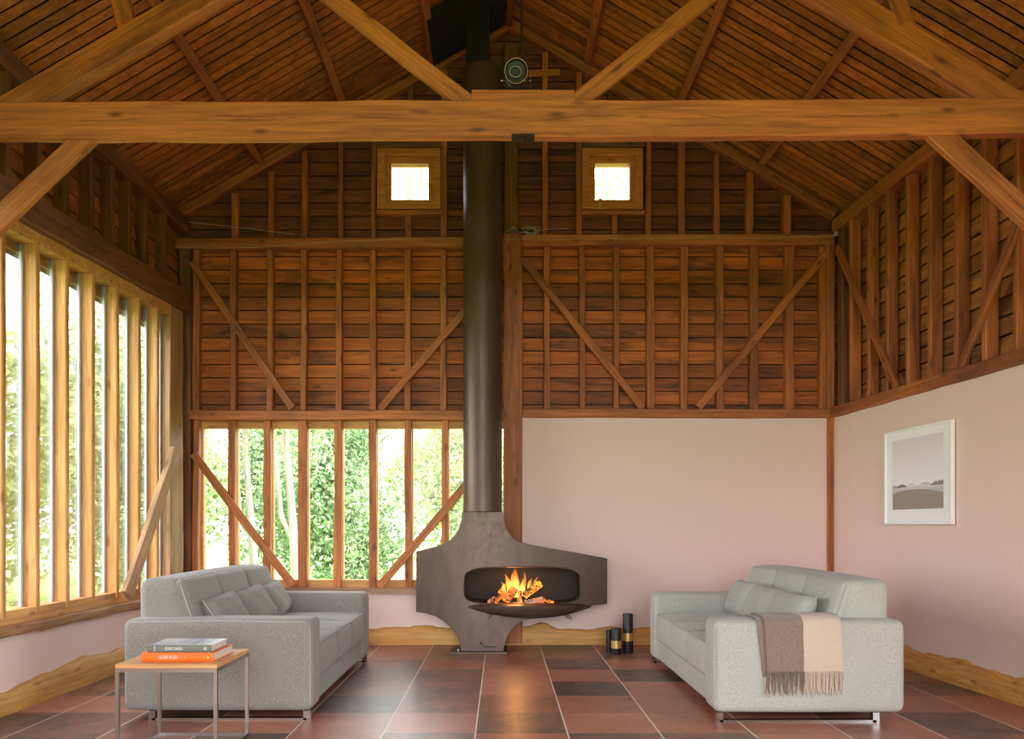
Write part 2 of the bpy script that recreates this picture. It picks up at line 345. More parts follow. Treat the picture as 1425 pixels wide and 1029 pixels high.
def planks(name, pieces, mats, kind_parent=None):
    """pieces: list of (8 corners, material index); one random value per piece in attribute 'plank'"""
    bm = bmesh.new(); lay = bm.faces.layers.float.new('plank')
    for pts, mi in pieces:
        r = random.random()
        for f in hexa(bm, pts, mi): f[lay] = r
    return finish(name, bm, None, kind_parent, mats=mats)

# ------------------------------------------------------------------ the setting
Y0 = -2.5
bm = bmesh.new(); box(bm, -3.6, 4.2, Y0-.1, 8.2, -.12, 0); tag(finish('floor', bm, M['tiles']), kind='structure')
bm = bmesh.new(); box(bm, -60, 60, -60, 80, -.3, -.13); tag(finish('ground', bm, M['grass']), kind='structure')
# roof: boards running from eave to ridge, dark felt over them
pc = []
for side in (-1, 1):
    xe = -3.75 if side < 0 else 4.35
    y = Y0
    while y < 8.15:
        wd = .098+random.uniform(-.012, .012); g = .0115; y1 = min(y+wd, 8.2); dz = random.uniform(0, .006)
        xs = [RX, RX+(xe-RX)*random.uniform(.35, .7), xe] if random.random() < .15 else [RX, xe]
        for xa, xb in zip(xs, xs[1:]):
            za, zb = roofz(xa)+dz, roofz(xb)+dz
            pc.append((((xa, y+g, za), (xb, y+g, zb), (xb, y1-g, zb), (xa, y1-g, za), (xa, y+g, za+.011), (xb, y+g, zb+.011), (xb, y1-g, zb+.011), (xa, y1-g, za+.011)), 0))
        y = y1
    za, zb = roofz(RX)+.06, roofz(xe)+.06
    pc.append((((RX, Y0, za), (xe, Y0, zb), (xe, 8.3, zb), (RX, 8.3, za), (RX, Y0, za+.1), (xe, Y0, zb+.1), (xe, 8.3, zb+.1), (RX, 8.3, za+.1)), 1))
ceil = planks('ceiling', pc, [M['roof'], M['felt']]); tag(ceil, kind='structure')
# back wall: plaster below, lapped boards above
wb = bmesh.new()
zp = P(0, 578).z
box(wb, P(714, 0).x, 3.7, B+.0, B+.25, -.05, zp); box(wb, -3.6, P(714, 0).x, B+.0, B+.25, -.05, P(0, 826).z)
box(wb, -3.6, -3.08, B+.1, B+.25, .4, zp+.1)
wall_back = tag(finish('wall_back', wb, M['plaster']), kind='structure')
GW = [(525.5, 613, 208, 292), (810, 894, 208, 292)]   # the two little gable windows
holes = [(P(a+4, 0).x, P(b-4, 0).x, P(0, d-4).z, P(0, c+4).z) for a, b, c, d in GW]
pc = []; z = zp-.02; row = 0.137
bp = B+.105
zs = []
while z < 6.4: zs.append(z); z += row
for z0 in zs:
    cuts = sorted({z0, z0+row} | {q for h in holes for q in h[2:] if z0 < q < z0+row})
    for za, zb in zip(cuts, cuts[1:]):
        xw = min(3.55, (RZ-z0)/RS+.25); xl, xr = max(-3.5, RX-xw), min(3.6, RX+xw)
        xs = [xl, xr] + [q for q in ((random.choice((-2.37, -1.67, -.96, 1.2, 1.88)),) if random.random() < .6 else ()) if xl < q < xr]
        hs = [h for h in holes if za >= h[2]-1e-6 and zb <= h[3]+1e-6]
        xs += [q for h in hs for q in h[:2]]; xs.sort()
        for xa, xb in zip(xs, xs[1:]):
            if any(xa >= h[0]-1e-6 and xb <= h[1]+1e-6 for h in hs): continue
            fa = bp-.022+.012*(za-z0)/row; fb = bp-.022+.012*(zb-z0)/row; lap = 0; bk = bp-.002; za += .0042 if za == z0 else 0; zb -= .0042 if zb == z0+row else 0; g = .0015
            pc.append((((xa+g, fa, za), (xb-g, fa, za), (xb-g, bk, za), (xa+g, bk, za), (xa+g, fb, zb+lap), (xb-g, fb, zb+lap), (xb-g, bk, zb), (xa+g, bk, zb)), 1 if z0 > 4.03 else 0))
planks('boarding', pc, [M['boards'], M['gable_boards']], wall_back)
bm = bmesh.new()                                     # sheathing outside the boards, around the window openings
def sheet(x0, x1, z0, z1): box(bm, x0, x1, bp+.022, bp+.06, z0, z1)
h1, h2 = holes
sheet(-3.6, 3.7, zp, h1[2]); sheet(-3.6, 3.7, h1[3], 6.4)
sheet(-3.6, h1[0], h1[2], h1[3]); sheet(h1[1], h2[0], h1[2], h1[3]); sheet(h2[1], 3.7, h1[2], h1[3])
finish('sheathing', bm, M['felt'], wall_back)
# side walls
def lw(o, y, z): return (XL(y)+o, y, z)
def rw(o, y, z): return (XR(y)-o, y, z)
def slab(bm, fn, ya, yb, oa, ob, z0a, z1a, z0b=None, z1b=None, mi=0):
    z0b = z0a if z0b is None else z0b; z1b = z1a if z1b is None else z1b
    return hexa(bm, (fn(oa, ya, z0a), fn(ob, ya, z0a), fn(ob, yb, z0b), fn(oa, yb, z0b), fn(oa, ya, z1a), fn(ob, ya, z1a), fn(ob, yb, z1b), fn(oa, yb, z1b)), mi)
WY0, WY1 = 4.2, 7.49                                  # the long window of the left wall
bm = bmesh.new(); slab(bm, lw, Y0, B+.1, -.26, 0, -.05, .50); slab(bm, lw, Y0, WY0, -.26, 0, .5, 3.0); 
wall_left = tag(finish('wall_left', bm, M['plaster']), kind='structure')
def side_boards(name, fn, o, z0, z1, parent, ya, yb):
    pc = []; z = z0
    while z < z1:
        ys = sorted([ya, yb]+[random.uniform(ya+.3, yb-.3) for _ in range(3)])
        for a, b in zip(ys, ys[1:]):
            g = .0015; f0, f1, bk = o+.022, o+.010, o+.002; q = z+row-.011
            pc.append(((fn(f0, a+g, z), fn(f0, b-g, z), fn(bk, b-g, z), fn(bk, a+g, z), fn(f1, a+g, q), fn(f1, b-g, q), fn(bk, b-g, q), fn(bk, a+g, q)), 0))
        z += row
    pc.append(((fn(o-.022, ya, z0), fn(o-.022, yb, z0), fn(o-.07, yb, z0), fn(o-.07, ya, z0), fn(o-.022, ya, z1), fn(o-.022, yb, z1), fn(o-.07, yb, z1), fn(o-.07, ya, z1)), 1))
    return planks(name, pc, [M['boards_y'], M['felt']], parent)
side_boards('boarding', lw, -.14, 3.05, 4.55, wall_left, Y0, B+.15)
bm = bmesh.new(); slab(bm, lw, 7.75, B+.12, -.2, -.1, .3, 3.5); finish('end_panel', bm, M['dark_timber'], wall_left)
bm = bmesh.new(); slab(bm, rw, Y0, .9, -.26, 0, -.05, 2.30); slab(bm, rw, 3.5, B+.1, -.26, 0, -.05, 2.30)
wall_right = tag(finish('wall_right', bm, M['plaster']), kind='structure')
d1 = bmesh.new(); slab(d1, rw, .9, .98, -.2, .01, 0, 2.28); slab(d1, rw, 3.42, 3.5, -.2, .01, 0, 2.28); slab(d1, rw, .98, 3.42, -.2, .01, 2.2, 2.28); d1 = tag(finish('added_door', d1, M['oak']), kind='structure')  # unseen glazed opening, added to throw light on the right sofa
dp = bmesh.new(); slab(dp, rw, .98, 3.42, -.11, -.1, 0, 2.2); finish('pane', dp, M['glass'], d1)
side_boards('boarding', rw, -.13, 2.28, 4.6, wall_right, Y0, B+.15)
bm = bmesh.new()
box(bm, -3.6, -2.4, Y0-.2, Y0, 0, 4.4); box(bm, 2.6, 4.2, Y0-.2, Y0, 0, 4.4); box(bm, -2.4, 2.6, Y0-.2, Y0, 3.6, 4.4)
hexa(bm, [(-3.6, Y0-.2, 4.2), (4.2, Y0-.2, 4.2), (4.2, Y0, 4.2), (-3.6, Y0, 4.2), (RX-.2, Y0-.2, 6.5), (RX+.2, Y0-.2, 6.5), (RX+.2, Y0, 6.5), (RX-.2, Y0, 6.5)])
tag(finish('wall_front', bm, M['dark_timber']), kind='structure')

# waney-edged skirting boards
def skirt(name, pts, tops, inward, th=.05):
    """pts: floor line points, tops: heights; a rough natural top edge"""
    bm = bmesh.new(); rings = []
    for (x, y), t in zip(pts, tops):
        i = inward(x, y); rings.append([bm.verts.new(q) for q in ((x, y, 0), (x+i[0]*th, y+i[1]*th, 0), (x+i[0]*th, y+i[1]*th, t-.035), (x+i[0]*th*.55, y+i[1]*th*.55, t-.004), (x, y, t))])
    for a, b in zip(rings, rings[1:]):
        for j in range(5): bm.faces.new((a[j], a[(j+1) % 5], b[(j+1) % 5], b[j]))
    bm.faces.new(rings[0]); bm.faces.new(rings[-1][::-1])
    return bm
def wave(u, s): return .012*math.sin(7*u+s)+.008*math.sin(17*u+2*s)+.004*math.sin(41*u)
xs = [-3.1+.06*i for i in range(int(6.4/.06)+1)]
tops = [.175+wave(x, 1)+.06*math.exp(-((x-P(757, 0).x)/.09)**2)-.03*math.exp(-((x-P(815, 0).x)/.22)**2) for x in xs]
xs = [x for x in xs]
tag(finish('baseboard_back', skirt('b', [(x, B-.001) for x in xs], tops, lambda x, y: (0, -1)), M['skirt'], None, None, 40), kind='structure')
ys = [.4+.04*i for i in range(189)]
sk = wood('skirting_oak_side', (214, 164, 88), (190, 132, 62), (140, 86, 36), axis=1, stain=.3, vary=.08)
tag(finish('baseboard_left', skirt('b', [(XL(y)+.001, y) for y in ys], [(.19+1.2*wave(y*.6, 2))-.03*math.exp(-((y-5.0)/.5)**2) for y in ys], lambda x, y: (1, 0)), sk, None, None, 40), kind='structure')
tag(finish('baseboard_right', skirt('b', [(XR(y)-.001, y) for y in ys], [.18+wave(y, 4) for y in ys], lambda x, y: (-1, 0)), sk, None, None, 40), kind='structure')

# ------------------------------------------------------------------ windows
# window_1: long left window with close-set mullions
w1 = bpy.data.objects.new('window_1', None); COL.objects.link(w1); w1.location = (XL(4.4), 4.4, .5); tag(w1, kind='structure')
def sub(o, parent):
    o.parent = parent; o.matrix_parent_inverse = Matrix.Translation(parent.location).inverted(); return o
mull = [PL(px, 600, .0).y for px in (51, 92.5, 129, 162.6, 193, 219)]
step = (mull[-1]-mull[0])/5
my = sorted(mull+[mull[0]-step*i for i in range(1, 3)])
WH = lambda y: 3.10+.035*(y-5.0)                     # underside of the head frame
for y in my:
    if y < WY0: continue
    timber('mullion', lw(.0, y+.0225, .60), lw(.0, y+.0225, WH(y)+.02), .045, .115, (1, 0, 0), M['oak'], parent=w1, wob=.002)
bm = bmesh.new(); slab(bm, lw, WY0, 7.49, -.16, .005, WH(WY0), 3.22, WH(7.49), 3.3); sub(finish('head_frame', bm, M['oak']), w1)
bm = bmesh.new(); slab(bm, lw, WY0, 7.49, -.16, -.01, .555, .645); sub(finish('sill_frame', bm, sk if 0 else wood('sill_oak', (226, 170, 104), (196, 136, 74), (140, 86, 42), axis=1, stain=.25, vary=.05)), w1)
bm = bmesh.new(); 
yy = [WY0+.12*i for i in range(int((7.6-WY0)/.12)+1)]; rings = []
for y in yy:
    j = .006*math.sin(y*9)+.004*math.sin(y*23); rings.append([bm.verts.new(lw(o, y, z)) for o, z in ((-.16, .49), (.035+j, .485+j), (.045+j, .50), (.045+j, .545+j), (.03+j, .556), (-.16, .556))])
for a, b in zip(rings, rings[1:]):
    for j in range(6): bm.faces.new((a[j], a[(j+1) % 6], b[(j+1) % 6], b[j]))
bm.faces.new(rings[0]); bm.faces.new(rings[-1][::-1])
sub(finish('sill', bm, wood('sill_weathered', (184, 142, 100), (150, 106, 68), (92, 62, 38), axis=1, stain=.5, vary=.05), None, None, 40), w1)
edges = [WY0]+[y for y in my if y >= WY0]+[7.49]
for a, b in zip(edges, edges[1:]):
    if b-a < .12: continue
    a2, b2 = (a+.045 if a > WY0 else a), b
    bm = bmesh.new(); slab(bm, lw, a2-.01, b2+.01, -.105, -.095, .6, WH(a)+.01, .6, WH(b)+.01); p = sub(finish('pane', bm, M['glass']), w1)
    bm = bmesh.new()
    for q0, q1, m0 in ((a2, a2+.012, 1), (b2-.012, b2, 1), (b2-.028, b2-.022, 1)):
        slab(bm, lw, q0, q1, -.106, -.088, .64, WH(a)-.0, .64, WH(b)-.0, mi=m0)
    s = finish('spacer', bm, None, mats=[M['oak'], M['alu']]); sub(s, w1)
# window_2: back window behind the studs
w2 = bpy.data.objects.new('window_2', None); COL.objects.link(w2); w2.location = (-1.5, B, .5); tag(w2, kind='structure')
wz0, wz1 = P(0, 808).z, P(0, 595).z
bm = bmesh.new(); x0, x1 = P(267, 0).x, P(703, 0).x
box(bm, x0, x1, B+.075, B+.16, wz1, P(0, 583).z); box(bm, x0, x1, B+.03, B+.16, P(0, 819).z, wz0)
box(bm, x0, P(278, 0).x, B+.091, B+.16, wz0, wz1)
for px in (321, 371, 420.5, 469.5, 518, 568, 619): box(bm, P(px-5.5, 0).x, P(px+5.5, 0).x, B+.091, B+.16, wz0, wz1)
sub(finish('window_frame', bm, M['oak']), w2)
bm = bmesh.new(); hexa(bm, [(x0, B-.05, P(0, 826).z), (x1, B-.05, P(0, 826).z), (x1, B+.16, P(0, 826).z), (x0, B+.16, P(0, 826).z), (x0, B-.045, P(0, 818).z), (x1, B-.045, P(0, 818).z), (x1, B+.16, P(0, 818).z), (x0, B+.16, P(0, 818).z)])
sub(finish('window_sill', bm, M['grey_oak']), w2)
pn = [278, 321, 371, 420.5, 469.5, 518, 568, 619, 703]
for a, b in zip(pn, pn[1:]):
    bm = bmesh.new(); box(bm, P(a, 0).x, P(b, 0).x, B+.125, B+.131, wz0-.01, wz1+.01); sub(finish('pane', bm, M['glass']), w2)
# window_3, window_4: little gable windows
def gable_window(i, a, b, c, d):
    w = bpy.data.objects.new('window_%d' % i, None); COL.objects.link(w); w.location = P((a+b)/2, d, B); tag(w, kind='structure')
    def ring(name, o, inn, y0, y1, mat):
        bm = bmesh.new(); (ax, bx, cz, dz), (ax2, bx2, cz2, dz2) = o, inn
        q = lambda px, py, y: ((px-CX)*B/F, y, H-(py-CY)*B/F)
        O = [(ax, dz), (bx, dz), (bx, cz), (ax, cz)]; I = [(ax2, dz2), (bx2, dz2), (bx2, cz2), (ax2, cz2)]
        for k in range(4):
            j = (k+1) % 4
            hexa(bm, [q(*O[k], y0), q(*O[j], y0), q(*I[j], y0), q(*I[k], y0), q(*O[k], y1), q(*O[j], y1), q(*I[j], y1), q(*I[k], y1)])
        return sub(finish(name, bm, mat), w)
    ring('casing', (a, b, c, d), (a+10, b-9, c+9, d-8), B-.03, B+.16, M['oak2'])
    ring('sash', (a+10.2, b-9.2, c+9.2, d-8.2), (a+18.5, b-17, c+17.5, d-15.5), B+.03, B+.13, M['oak2'])
    bm = bmesh.new(); box(bm, P(a+17, 0).x, P(b-16, 0).x, B+.08, B+.086, P(0, d-14).z, P(0, c+16).z); sub(finish('pane', bm, M['glass']), w)
    return w
M['oak2'] = wood('casing_pine', (206, 138, 72), (176, 108, 52), (120, 70, 34), stain=.2, vary=.06)
for i, g in enumerate(GW): gable_window(3+i, *g)
bm = bbox(P(832.5, 0).x, P(836.5, 0).x, B-.045, B-.031, P(0, 293).z, P(0, 279).z, .002); tag(finish('window_catch', bm, M['brass']), 'small yellow tag below the pane of the right gable window', 'catch')

# ------------------------------------------------------------------ timber frame of the back wall
FR = (0, -1, 0)
def ordinal(i): return ('first', 'second', 'third', 'fourth', 'fifth', 'sixth', 'seventh', 'eighth', 'ninth', 'tenth', 'eleventh')[i]
def vstud(x0, x1, ya, yb, label, group, mat='timber', Y=B, depth=.088, cat='stud'):
    a, b = P((x0+x1)/2, max(ya, yb)), P((x0+x1)/2, min(ya, yb)); a.y = b.y = Y
    return timber('stud', a, b, abs(x1-x0)*B/F, depth, FR, M[mat], label, cat, group, wob=.004)
# heavy posts
timber('corner_post', P(259, 905), P(259, 332), .11, .14, FR, M['dark_timber'], 'heavy dark corner post between the left window wall and the back wall', 'post').location.y -= .04
timber('corner_post', P(1154.5, 570), P(1154.5, 330), .075, .13, FR, M['timber'], 'upper corner post where the boarded back and right walls meet', 'post').location.y -= .04
timber('corner_post', P(1155, 899), P(1155, 582), .066, .06, FR, M['timber'], 'slim exposed post in the corner between the two pink walls', 'post').location.y -= .03
o = timber('chimney_post', P(714, 895), P(714, 329), 26*B/F, .15, FR, M['timber'], 'tall timber post right behind the black flue, from rail down to floor', 'post'); o.location.y -= .06
o = timber('chimney_post', P(711, 328.5), P(711, 62), 19*B/F, .1, FR, M['dark_timber'], 'upper dark timber post behind the flue, rising to the roof apex', 'post'); o.location.y -= .01
# rails
RL = 'rail'
for nm, a, b, wd, lab in (('rail', (240, 341), (701, 339), 15, 'upper horizontal rail of the back wall left of the flue'), ('rail', (727, 336.5), (1157, 335.5), 15, 'upper horizontal rail of the back wall right of the flue'),
                          ('rail', (266, 578.5), (701, 578), 13, 'horizontal head rail above the back window'), ('rail', (727, 576), (1158, 576), 12, 'horizontal rail along the top of the pink back wall')):
    o = timber(nm, P(*a), P(*b), wd*B/F, .135, FR, M['beam' if 'head' in lab or 'pink' in lab else 'timber'], lab, 'rail'); o.location.y -= .05
# studs
gl = [(321.5, 330.6, 267), (372.5, 381, 236), (419, 428, 209), (470, 477, 178), (516, 523, 150), (567, 575, 118), (613, 622, 95)]
for i, (a, b, t) in enumerate(gl):
    g = 'studs of the left half of the gable'
    if i == 5:
        vstud(a-3.5, b-3, 326+7, 299, 'short stud under the left gable window', None); vstud(a, b, 200, t+2, 'stud of the gable above the left gable window', None, 'dark_timber')
    else: vstud(a, b, 333, t+2, 'stud in the dark gable left of the flue, %s from the left eave' % ordinal(i if i < 5 else i), g)
gr = [(755, 762.5, 70), (802, 810, 98), (852, 860, 128), (899, 907, 155), (944.5, 954, 182), (994, 1002, 212), (1039, 1049, 238), (1091, 1101, 270)]
for i, (a, b, t) in enumerate(gr):
    if i == 2:
        vstud(a, b, 332, 299, 'short stud under the right gable window', None); vstud(a-5, b-6, 200, t+2, 'stud of the gable above the right gable window', None, 'dark_timber')
    else: vstud(a, b, 331, t+2, 'stud in the dark gable right of the flue, %s from the flue' % ordinal(i), 'studs of the right half of the gable')
ml = [(267.5, 277), (320, 328), (371, 379), (418, 426), (467, 475.5), (514, 523), (563, 572), (612, 621), (655, 664)]
for i, (a, b) in enumerate(ml[:-1]): vstud(a, b, 572, 348, 'stud in the middle board panel left of the flue, %s from the corner post' % ordinal(i), 'studs of the middle panel left of the flue')
mr = [(757, 766), (806, 814.5), (854, 862), (900, 911), (948, 958), (997, 1007.5), (1044.6, 1056), (1093.6, 1106), (1142, 1150.5)]
for i, (a, b) in enumerate(mr): vstud(a, b, 570, 343, 'stud in the middle board panel right of the flue, %s from the chimney post' % ordinal(i), 'studs of the middle panel right of the flue')
lo = [(267.5, 276), (317, 326.5), (366, 376), (414.5, 427), (464.5, 475), (513, 523), (563, 573), (615, 623.5)]
for i, (a, b) in enumerate(lo): vstud(a, b, 818, 584.5, 'stud in front of the back window, %s from the left' % ordinal(i), 'studs in front of the back window', 'beam')
# braces lie just in front of the studs
def brace(a, b, wpx, lab, mat='timber', Y=B-.036, d=.034, name='brace'):
    pa, pb = P(*a), P(*b); pa.y = pb.y = Y
    timber(name, pa, pb, wpx*B/F, d, FR, M[mat], lab, 'brace', wob=.004)
brace((268, 366), (408, 569), 10.5, 'diagonal brace of the middle panel beside the left corner post')
brace((529, 571), (660, 419), 10.5, 'diagonal brace of the middle panel running up behind the left of the flue')
brace((729, 364), (894, 569), 10.5, 'diagonal brace of the middle panel falling away from the chimney post')
brace((971, 568), (1149, 354), 11, 'diagonal brace rising to the right corner post')
brace((270, 632), (409, 815), 11, 'diagonal brace across the back window beside the left corner post', 'beam')
brace((528, 817), (655, 668), 11, 'diagonal brace across the back window rising behind the flue', 'beam')
# gable rafters
for s, a, b in (('left', (246, 298), (708, 33)), ('right', (1163, 297), (710, 33))):
    pa, pb = P(*a), P(*b); pa.y = pb.y = B-.012
    timber('gable_rafter', pa, pb, 12.5*B/F, .1, FR, M['timber'], '%s gable rafter against the back wall, under the roof boards' % s, 'rafter', wob=.004)
for a, b, c, d, s in ((524, 615, 197, 206.5, 'left'), (810, 897, 197, 206.5, 'right')):
    pa, pb = P(a, (c+d)/2), P(b, (c+d)/2); pa.y = pb.y = B-.03
    timber('lintel_batten', pa, pb, (d-c)*B/F, .1, FR, M['dark_timber'], 'dark batten over the %s gable window' % s, 'batten', kind='thing')
    pa, pb = P(a, 296), P(b, 296); pa.y = pb.y = B-.02
    timber('sill_batten', pa, pb, 6*B/F, .09, FR, M['timber'], 'batten under the %s gable window' % s, 'batten', kind='thing')
pa, pb = P(733, 103.5), P(779, 101); pa.y = pb.y = B-.02
timber('batten', pa, pb, 9*B/F, .02, FR, M['beam'], 'short orange batten nailed across a gable stud above the tie beam', 'batten')

# ------------------------------------------------------------------ left wall frame
LN = (1, -.012, 0); RN = (-1, -.058, 0)
a, b = PL(0, 263, .06), PL(251, 411, .06)
d = (b-a)/(b.y-a.y); p0 = a+d*(1.2-a.y); p1 = a+d*(7.80-a.y)
timber('wall_beam', p0, p1, .215, .22, LN, M['dark_timber'], 'heavy sloping beam along the top of the long left window', 'beam', kind='thing', wob=.006, ch=.012)
timber('window_post', lw(.0, 7.64, .55), lw(.0, 7.64, 3.3), .29, .12, LN, M['grey_oak'], 'broad rough post at the far end of the long left window', 'post')
yl = [PL(px, 300).y for px in (15, 58, 97, 131, 160, 185, 207.5, 233)]
for i, y in enumerate(reversed(yl)):
    timber('stud', lw(-.03, y+.03, p0.z+.09+(y-1.2)*d.z), lw(-.03, y+.03, 4.14), .06, .105, LN, M['dark_timber'], 'stud above the left window beam, %s from the back corner' % ordinal(i), 'stud', 'studs above the left window')
timber('eaves_plate', lw(.0, 3.0, 4.20), lw(.0, 7.93, 4.20), .13, .15, LN, M['dark_timber'], 'eaves plate along the top of the left wall', 'plate', wob=.005)
pa, pb = PL(246, 628, .085), PL(181, 829, .085)
timber('brace', pa, pb, .13, .05, LN, M['grey_oak'], 'pale diagonal brace in front of the left window beside the corner', 'brace', wob=.008)
# right wall frame
pts = [PR(1159, 574), PR(1425, 496)]
timber('wall_plate', rw(.045, .8, 2.325), rw(.045, 7.9, 2.325), .10, .16, RN, M['timber'], 'long horizontal plate along the top of the right pink wall', 'plate', wob=.004)
timber('eaves_plate', rw(.02, 3.0, 4.20), rw(.02, 7.93, 4.20), .13, .15, RN, M['timber'], 'eaves plate along the top of the right wall', 'plate', wob=.005)
yr = [PR(px, 400).y for px in (1184.8, 1209.3, 1235, 1264, 1295.3, 1332, 1370.9, 1415.4)]
for i, y in enumerate(yr):
    timber('stud', rw(.0, y+.022, 2.372), rw(.0, y+.022, 4.14), .05, .10, RN, M['timber'], 'stud of the boarded right wall, %s from the back corner' % ordinal(i), 'stud', 'studs of the right wall')
timber('corner_stud', rw(.0, 7.80, 2.372), rw(.0, 7.80, 4.14), .10, .10, RN, M['dark_timber'], 'wide dark stud on the right wall tight in the back corner', 'stud')
for a, b, lab in (((1163, 345), (1246, 541), 'diagonal brace on the right wall falling from the back corner'), ((1414, 312), (1334, 513), 'diagonal brace on the right wall rising towards the camera')):
    timber('brace', PR(*a, .036), PR(*b, .036), .075, .034, RN, M['timber'], lab, 'brace', wob=.004)

# ------------------------------------------------------------------ roof timbers
for nm, x, z, lab in (('purlin', -2.43, 4.80, 'lowest purlin under the left roof slope'), ('purlin', -1.58, 5.31, 'middle purlin under the left roof slope'), ('purlin', -.712, 5.81, 'highest purlin under the left roof slope'),
                      ('purlin', 2.62, 4.80, 'lowest purlin under the right roof slope'), ('purlin', 1.765, 5.29, 'middle purlin under the right roof slope'), ('purlin', .885, 5.805, 'highest purlin under the right roof slope')):
    s = 1 if x > 0 else -1; n = Vector((-s*RS, 0, -1)).normalized()
    c = Vector((x, 0, roofz(x)-.001))
    timber(nm, (c.x+n.x*.085, 3.0, c.z+n.z*.085), (c.x+n.x*.085, 7.86, c.z+n.z*.085), .075, .083, n, M['timber'], lab, 'purlin', 'purlins of the left roof slope' if s < 0 else 'purlins of the right roof slope')
timber('ridge_beam', (RX, 3.0, 6.16), (RX, 7.86, 6.16), .06, .14, (0, 0, -1), M['dark_timber'], 'ridge beam at the apex of the roof', 'beam', kind='thing')
T = 4.6
def tb(name, a, b, wpx, lab, cat, d=.08, mat='beam', off=0.0, **kw):
    pa, pb = P(*a, T), P(*b, T); pa.y -= off; pb.y -= off
    return timber(name, pa, pb, wpx*T/F, d, FR, M[mat], lab, cat, wob=.004, **kw)
o = tb('tie_beam', (-66, 166.5), (1531, 161), 50.5, 'great horizontal tie beam spanning the whole room', 'beam', .075, kind='thing', off=.0)
tie = o
bm = bbox(*sorted((P(656, 0, T).x, P(800, 0, T).x)), T, T+.075, P(0, 141.5, T).z, P(0, 124.5, T).z, .004)
blk = finish('bearing_block', bm, M['beam']); blk.parent = tie; bpy.context.view_layer.update(); blk.matrix_parent_inverse = tie.matrix_world.inverted()
tb('strut', (662, 148), (396, -60), 23.5, 'diagonal strut rising left from the middle of the tie beam', 'strut', .05, off=-.02)
tb('strut', (792, 146), (1056, -66), 24, 'diagonal strut rising right from the middle of the tie beam', 'strut', .05, off=-.02)
tb('principal_rafter', (-50, 167), (690, -265), 37, 'heavy truss rafter rising from the left end of the tie beam', 'rafter', .085, 'timber', -.078)
tb('principal_rafter', (1492, 175), (716, -306), 41, 'heavy truss rafter rising from the right end of the tie beam', 'rafter', .085, 'timber', -.078)
tb('knee_brace', (132, 171), (-58, 353), 29, 'knee brace under the left end of the tie beam', 'brace', .05, 'beam', -.02)
tb('knee_brace', (1296, 168), (1500, 353), 31, 'knee brace under the right end of the tie beam', 'brace', .05, 'beam', -.02)
tb('rafter_prop', (168, 36), (150, -40), 26, 'short prop standing on the left truss rafter', 'prop', .06, 'timber', -.08)
tb('rafter_prop', (1276, 32), (1250, -40), 26, 'short prop standing on the right truss rafter', 'prop', .06, 'timber', -.08)
# king rod with plate and nut
kr = empty('king_rod', P(726, 192, T+.03), 'dark iron tie rod with plate through the middle of the tie beam', 'rod')
bm = bmesh.new(); r0 = P(726, 194, T-.012); tube(bm, [(0, 0, P(0, 123.8, T).z-kr.location.z), (0, 0, 2.0)], .0085, 10); finish('rod', bm, M['iron'], kr)
bm = bbox(P(712, 0, T).x-kr.location.x, P(744, 0, T).x-kr.location.x, -.045, .045, -.006, .004, .002); finish('washer_plate', bm, M['iron'], kr)
bm = bmesh.new(); lathe(bm, [(.016, -.028), (.018, -.024), (.018, -.004), (.012, -.001)], 6); finish('nut', bm, M['iron'], kr)
# spot lamp on the tie beam
sp = empty('spot_lamp', P(718, 124.5, T+.04), 'round black spot lamp standing on the middle of the tie beam', 'lamp')
bm = bmesh.new(); lathe(bm, [(.03, -.075), (.058, -.07), (.064, -.03), (.064, .07), (.06, .075), (.056, .06), (.02, .055)], 28)
R = Matrix.Translation((0, -.0, .088)) @ Matrix.Rotation(math.radians(105), 4, 'X'); bmesh.ops.transform(bm, matrix=R, verts=bm.verts); finish('lamp_housing', bm, M['black'], sp, None, 40)
bm = bmesh.new(); tube(bm, [(.066*math.cos(t), .066*math.sin(t), .072) for t in (2*PI*j/36 for j in range(36))], .0025, 6, True)
tube(bm, [(.034*math.cos(t)-.004, .028*math.sin(t)-.006, .078) for t in (2*PI*j/30 for j in range(30))], .0022, 6, True)
bmesh.ops.transform(bm, matrix=R, verts=bm.verts); finish('lamp_ring', bm, M['wire'], sp, None, 60)
bm = bmesh.new(); box(bm, -.075, -.069, -.012, .012, 0, .1); box(bm, .069, .075, -.012, .012, 0, .1); box(bm, -.075, .075, -.012, .012, .0, .006); finish('lamp_bracket', bm, M['black'], sp)
for s in (-1, 1):
    bm = bmesh.new(); tube(bm, [(s*.07, 0, .05), (s*.09, -.01, .05)], .009, 10); finish('knob', bm, M['chrome'], sp, None, 40)
# pale wires on the rails
def wire(name, pts, lab, r=.0035, Y=B-.058, mat='wire', closed=False):
    q = [P(x, y) for x, y in pts]; base = q[0].copy(); base.y = Y
    bm = bmesh.new(); sm = []
    for i in range(len(q)-1):
        for t in range(4): sm.append(q[i].lerp(q[i+1], t/4))
    sm.append(q[-1]); tube(bm, [Vector((v.x, Y, v.z))-base for v in sm], r, 6)
    return tag(finish(name, bm, M[mat], None, base, 60), lab, 'wire')
wire('wire', [(262, 312), (300, 316), (350, 321.5), (411, 329)], 'pale wire slanting from the left eaves corner down to the rail')
wire('wire', [(240, 347), (300, 348.5), (360, 347), (420, 343), (480, 338), (560, 336), (645, 334.5)], 'pale wire strung along the rail left of the flue', .003)
wire('wire', [(703, 337), (728, 337.5), (740, 338.5), (790, 337), (900, 336), (1050, 335.5), (1156, 333)], 'pale wire strung along the rail right of the flue', .003, B-.082)
bm = bmesh.new(); c0 = P(738, 327); c0.y = B-.065; pts = []
for i in range(5):
    for j in range(14):
        t = 2*PI*j/14; pts.append((.06*math.cos(t)*(1+.25*math.sin(i*2))+.012*i-.02, -.01+.006*i, .032*math.sin(t)*(1+.3*math.cos(i*3))+.012*math.cos(t)*(i-2)+.018))
